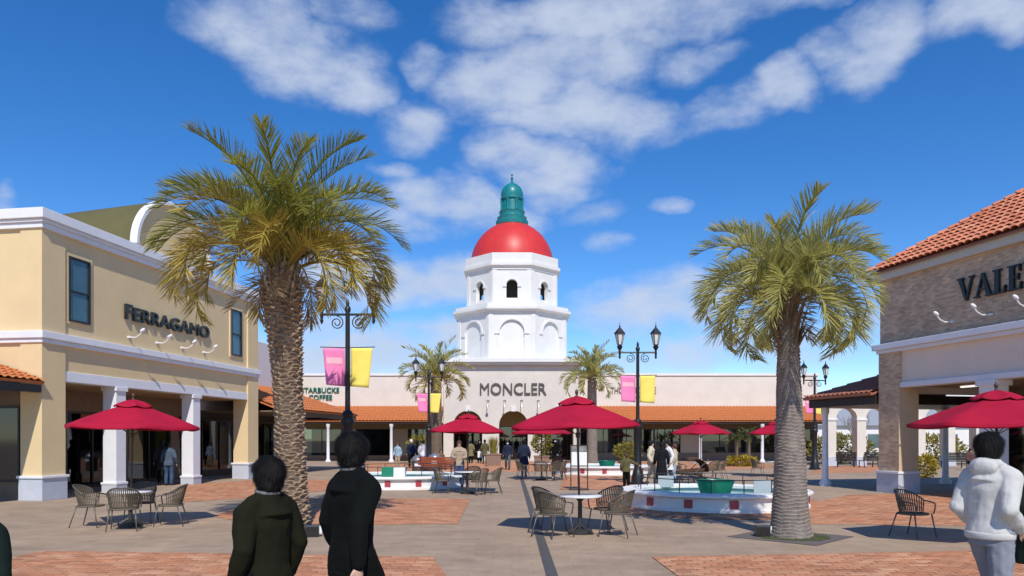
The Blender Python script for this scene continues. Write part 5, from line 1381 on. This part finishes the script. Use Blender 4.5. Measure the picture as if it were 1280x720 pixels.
    for sg in (-1, 1): j.tube([up((sg * .045, -.005, 1.475)), up((sg * .12, -.005, 1.425)), up((sg * .178, 0, 1.378))], [.062, .078, .082 * baggy], 10)
    jm = evalmesh(j, vox, 6, .014 if near else .010, .24)
    if near: folds(jm, .0085 if near == 2 else .006, 8.0, 3.0, loc[0])
    obj('jacket', jm, top, t)
    if collar:
        cm = MB(); cm.tube([up((.079 * math.cos(q), .079 * math.sin(q) - .006, 1.522 + .012 * math.sin(q))) for q in [2 * math.pi * i / 20 for i in range(21)]], .0145, 8); obj('collar', evalmesh(cm, .008, 3), collar, t)
    if near == 2 and coat >= .70:
        hb = MB(); hb.rings([[up(((.168 + .03) * bulk * f * math.cos(2 * math.pi * i / 28), (.118 + .034) * bulk * f * math.sin(2 * math.pi * i / 28) - .01, z)) for i in range(28)] for z, f in ((coat - .045, .97), (coat - .035, 1.01), (coat + .0, 1.015), (coat + .015, .98))]); hb.build('hem_band', top, t, smooth=True)
    tr = MB()
    rows = []
    for (z, rx, ry) in ((.80, .175, .125), (.90, .172, .122), (1.0, .155, .112)): rows.append([up((rx * math.cos(2 * math.pi * i / 20), ry * math.sin(2 * math.pi * i / 20) - .01, z)) for i in range(20)])
    tr.rings(rows)
    for s in 'LR': limb(tr, hp[s], J['k' + s], J['a' + s] + Vector((0, 0, .02)), .108, .078 * baggy, .062 * baggy)
    tm_ = evalmesh(tr, vox, 4, .014 if near else .01, .18)
    if near: folds(tm_, .007, 10.0, 5.0, loc[0] + 3)
    obj('trousers', tm_, bottom, t)
    for s in 'LR':
        f = J['a' + s]; m_ = MB().ell((f.x, f.y + .065, f.z - .03), (.050, .145, .05), 14, 10)
        for i, v in enumerate(m_.v): m_.v[i] = (v[0], v[1], max(v[2], f.z - .078))
        m_.build('shoe', shoe or M_shoe, t, smooth=True)
    h = MB(); h.ell(hd((0, -.020, 1.668)), (.100, .116, .112), 18, 14, hr); h.ell(hd((0, -.045, 1.61)), (.088, .070, .090), 14, 10, hr)
    for sx in (-1, 1): h.ell(hd((sx * .066, -.012, 1.645)), (.032, .07, .078), 10, 8, hr)
    if fringe: h.ell(hd((0, .055, 1.70)), (.066, .045, .042), 12, 8, hr)
    if hairlen: h.ell(hd((0, -.055, 1.56 - hairlen * .5)), (.085, .055, .09 + hairlen * .6), 14, 10, hr)
    hm = evalmesh(h, .008 if near else .016, 2, .006 if near == 2 else 0, .05); ho = obj('hair', hm, hair, t)
    if near == 2:   # loose strands over the cap
        rg = random.Random(int(loc[0] * 100)); sb = MB(); vs = hm.vertices; nv = len(vs); top_ = hd((0, -.03, 1.78))
        for _ in range(7000):
            v = vs[rg.randrange(nv)]; p = v.co + v.normal * rg.uniform(-.002, .005); away = (p - top_); dn = (away - v.normal * away.dot(v.normal))
            if dn.length < 1e-4: continue
            dn = dn.normalized() + Vector((rg.gauss(0, .13), rg.gauss(0, .13), rg.gauss(0, .13))); l = rg.uniform(.04, .09); w = v.normal.cross(dn).normalized() * rg.uniform(.0008, .0018)
            sb.add([p - w, p + w, p + dn * l * .5 + v.normal * .005 + w * .8, p + dn * l * .5 + v.normal * .005 - w * .8, p + dn * l - v.normal * .002], [(0, 1, 2, 3), (3, 2, 4)])
        so = sb.build('hair_strands', hair, ho); so['kind'] = 'stuff'
    if near or mask:
        for sx in (-1, 1): MB().ell(hd((sx * .030, .094, 1.640)), (.012, .006, .006), 8, 6).build('eye', M_black, t, smooth=True)
        if not mask: MB().ell(hd((0, .094, 1.567)), (.022, .006, .006), 8, 6).build('mouth', mat('lips', (.35, .14, .12), .5, .05), t, smooth=True)
    if mask: MB().ell(hd((0, .062, 1.578)), (.060, .050, .048), 12, 8, hr).build('face_mask', M_mask, t, smooth=True)
    if strap: # bag strap across the back
        MB().tube([up((.12, .06, 1.47)), up((.10, -.10, 1.42)), up((-.05, -.165, 1.15)), up((-.20, -.10, .92))], .016, 6, .5).build('bag_strap', strap, t, smooth=True)
    return t
walkL = dict(kL=(-.10, .17, .50), aL=(-.10, .14, .09), kR=(.10, -.02, .49), aR=(.10, -.26, .14))
walkR = dict(kR=(.10, .17, .50), aR=(.10, .14, .09), kL=(-.10, -.02, .49), aL=(-.10, -.26, .14))
pocket = dict(eR=(.222, -.10, 1.12), wR=(.185, .11, .95), eL=(-.222, -.10, 1.12), wL=(-.185, .11, .95))
olive, blackc, navy = cloth('dark_olive', (.0125, .0125, .006)), cloth('black', (.0045, .0055, .005)), cloth('navy', (.022, .028, .055))
whitec, grey, khaki = cloth('white_fleece', (.56, .545, .515)), cloth('washed_grey_denim', (.24, .25, .29)), cloth('khaki', (.20, .17, .09))
beige, brown, cream = cloth('beige', (.42, .32, .23)), cloth('brown', (.17, .085, .06)), cloth('cream', (.62, .54, .40))
jeans, green, offw = cloth('blue_jeans', (.05, .07, .13)), cloth('olive_green', (.11, .10, .045)), cloth('off_white', (.72, .72, .72))
def pp(px, d): return ((px - 640) * d / FPX, d)
slim = dict(eL=(-.235, -.05, 1.14), wL=(-.24, .06, .90), eR=(.235, -.05, 1.14), wR=(.24, .06, .90))
greyc = cloth('grey_collar', (.16, .16, .165))
person(pp(334, 5.15), 146, 'person with black hair in a dark olive coat, lower left, seen from behind', olive, blackc, 1.69, near=2, pose=dict(walkL, **slim), coat=.55, bulk=.95, headturn=8, baggy=1.02, collar=greyc)
person(pp(442, 5.6), 48, 'person in a black jacket walking right of the dark olive coat, seen from behind', blackc, blackc, 1.86, near=2, pose=dict(walkR, eL=slim['eL'], wL=slim['wL'], eR=(.24, -.14, 1.14), wR=(.27, -.16, .88)), coat=.80, bulk=1.0, headturn=8, baggy=1.05, collar=greyc)
person(pp(1238, 6.9), 24, 'person in a white hooded jacket and grey jeans at the right edge', whitec, grey, 1.87, near=2, pose=dict(walkL, **pocket), coat=.90, hood=True, bulk=1.02, headturn=-6, baggy=1.06, shoe=M_shoew)
person(pp(1304, 8.0), 75, 'person in dark clothes with a pale bag strap, cut off by the right edge', cloth('dark_green', (.012, .02, .013)), blackc, 1.74, near=2, pose=walkR, coat=.5, bulk=1.15, strap=cloth('pale_strap', (.35, .33, .28)))
person(pp(-42, 4.1), 80, 'dark-coated person of whom only a sleeve enters at the left edge', cloth('dark_teal', (.010, .018, .015)), blackc, 1.66, near=1, pose=walkL, coat=.5, bulk=1.1)
person(pp(574, 28.2), -85, 'person in a beige padded jacket and jeans behind the table before the left archway', beige, jeans, 1.74, hair=M_hairb, near=1, pose=dict(eL=(-.28, .02, 1.14), wL=(-.16, .24, 1.12), eR=(.28, .02, 1.14), wR=(.16, .24, 1.12)), baggy=1.2)
person(pp(783, 28.0), 80, 'child in an olive jacket reaching out towards the lamp post', green, blackc, 1.26, hair=M_hairb, near=1, pose=dict(eR=(.40, .05, 1.26), wR=(.62, .16, 1.16)), baggy=1.2, bulk=1.1)
person(pp(814, 29.4), -20, 'person in cream top and trousers, left of the group by the near fountain', cream, cream, 1.74, near=1, pose=walkL, baggy=1.15)
person(pp(827, 28.6), 85, 'person in a long black coat in the middle of the group by the near fountain', cloth('ink_coat', (.012, .013, .017)), blackc, 1.68, near=1, coat=.28, hairlen=.12, baggy=1.1)
person(pp(835.5, 29.6), 200, 'person in a white top with blue trousers, right in the group by the near fountain', offw, jeans, 1.72, near=1, pose=walkR, coat=.6)
person(pp(843, 30.4), 170, 'person in a beige jacket behind the white top in the fountain group', cloth('sand', (.5, .42, .3)), cloth('light_blue', (.35, .42, .52)), 1.60, hair=M_hairb, near=1)
person(pp(634.5, 43.5), -90, 'person in navy with a white mask walking out before the central archway', navy, cloth('grey_trouser', (.10, .10, .11)), 1.70, mask=True, pose=walkL, coat=.7)
person(pp(655, 35.3), 95, 'person in navy coat and grey trousers standing left of the rear table', navy, cloth('grey_trouser2', (.20, .21, .24)), 1.78, coat=.6, pose=walkR)
person(pp(697, 34.2), -95, 'seated person in brown clothes at the rear table', brown, brown, 1.66, mask=True, sit=.44, pose=dict(kL=(-.20, .40, .50), aL=(-.22, .44, .08), kR=(.20, .40, .50), aR=(.20, .44, .08)), shoe=M_shoew)
person(pp(694, 52), -90, 'person in black with a white mask standing behind the rear table, by the right arch', blackc, blackc, 1.80, mask=True)
person(pp(588.5, 55), 100, 'person in a khaki coat before the left archway', khaki, blackc, 1.66, coat=.55)
person(pp(599.5, 56), -80, 'person in black carrying a white bag before the left archway', blackc, blackc, 1.70)
person(pp(606, 54), 95, 'person in an olive jacket right of the white bag, before the left archway', green, cloth('dark_grey', (.06, .06, .06)), 1.74, coat=.6)
person(pp(514, 46), -90, 'person in dark blue with pale cap left of the bins', cloth('deep_blue', (.02, .03, .06)), blackc, 1.76, hair=offw)
person(pp(522, 47), 60, 'person in black between the pale cap and the white jacket', blackc, blackc, 1.68)
person(pp(529, 45), 90, 'person in a white jacket beside the lamp post before the left wing', offw, blackc, 1.72, coat=.75, baggy=1.15)
person(pp(551, 44), -60, 'seated looking person in brown behind the red brown bench', cloth('rust', (.20, .10, .06)), blackc, 1.60, sit=.44, hair=M_hairb)
person(pp(497, 46), -100, 'person in pale blue near the white column of the left wing', cloth('pale_blue', (.30, .42, .52)), beige, 1.55, hair=M_hairb)
person(pp(202.5, 29.3), 120, 'person in dark clothes under the yellow building arcade, left of two', cloth('charcoal', (.025, .028, .028)), blackc, 1.78, near=1, coat=.6)
person(pp(211, 29.2), 100, 'person in blue jeans under the yellow building arcade, right of two', cloth('slate_blue', (.08, .11, .15)), cloth('mid_jeans', (.05, .09, .16)), 1.68, near=1)
person(pp(1213, 43), -90, 'seated person on the bench seen through the brick portico', cloth('plum', (.12, .06, .06)), blackc, 1.65, sit=.44)
def shopping_bag():
    x, y = pp(600.5, 54.6); o = empty('shopping_bag', (x, y, .45)); tag(o, 'white paper shopping bag held before the left archway', 'bag')
    MB().hexa([(-.19, -.08, 0), (.19, -.08, 0), (.19, .08, 0), (-.19, .08, 0)], [(-.2, -.07, .46), (.2, -.07, .46), (.2, .07, .46), (-.2, .07, .46)]).build('sack', M_paper, o)
    MB().tube([(-.1, 0, .45), (-.08, 0, .58), (.08, 0, .58), (.1, 0, .45)], .008, 5).build('handle', M_paper, o)
shopping_bag()
def stroller():
    x, y = gp(862, 604); t = empty('stroller', (x, y, 0), R(20)); tag(t, 'brown hooded pushchair between the fountain group and the table', 'pushchair')
    mb = MB(); rows = []
    for j in range(9):
        a = R(-10 + 130 * j / 8); rows.append([Vector((.62 * math.cos(a) * 1.05 + .1, -.30 + .6 * i / 8, .55 + .55 * math.sin(a) * (.82 + .18 * math.sin(math.pi * i / 8)))) for i in range(9)])
    h = mb.rings(rows, cap=False, closed=False).build('hood', cloth('pram_brown', (.085, .05, .035)), t, smooth=True); h.modifiers.new('thick', 'SOLIDIFY').thickness = .02
    MB().hexa([(-.55, -.24, .38), (.45, -.24, .30), (.45, .24, .30), (-.55, .24, .38)], [(-.75, -.28, .50), (.60, -.28, .62), (.60, .28, .62), (-.75, .28, .50)]).build('seat_tub', MATS['cloth_pram_brown'], t, bevel=.05)
    f = MB()
    for s in (-.27, .27): f.tube([(-.65, s, .12), (.1, s, .45), (.75, s, 1.0)], .016, 6); f.tube([(.5, s, .12), (.0, s, .5)], .016, 6)
    f.tube([(.75, -.27, 1.0), (.75, .27, 1.0)], .018, 6); f.build('frame', M_castiron, t)
    for wx in (-.65, .5):
        for s in (-.29, .29):
            pts = [(wx + .12 * math.cos(2 * math.pi * i / 16), s, .125 + .12 * math.sin(2 * math.pi * i / 16)) for i in range(17)]; MB().tube(pts, .022, 6).build('wheel', M_shoe, t, smooth=True)
stroller()
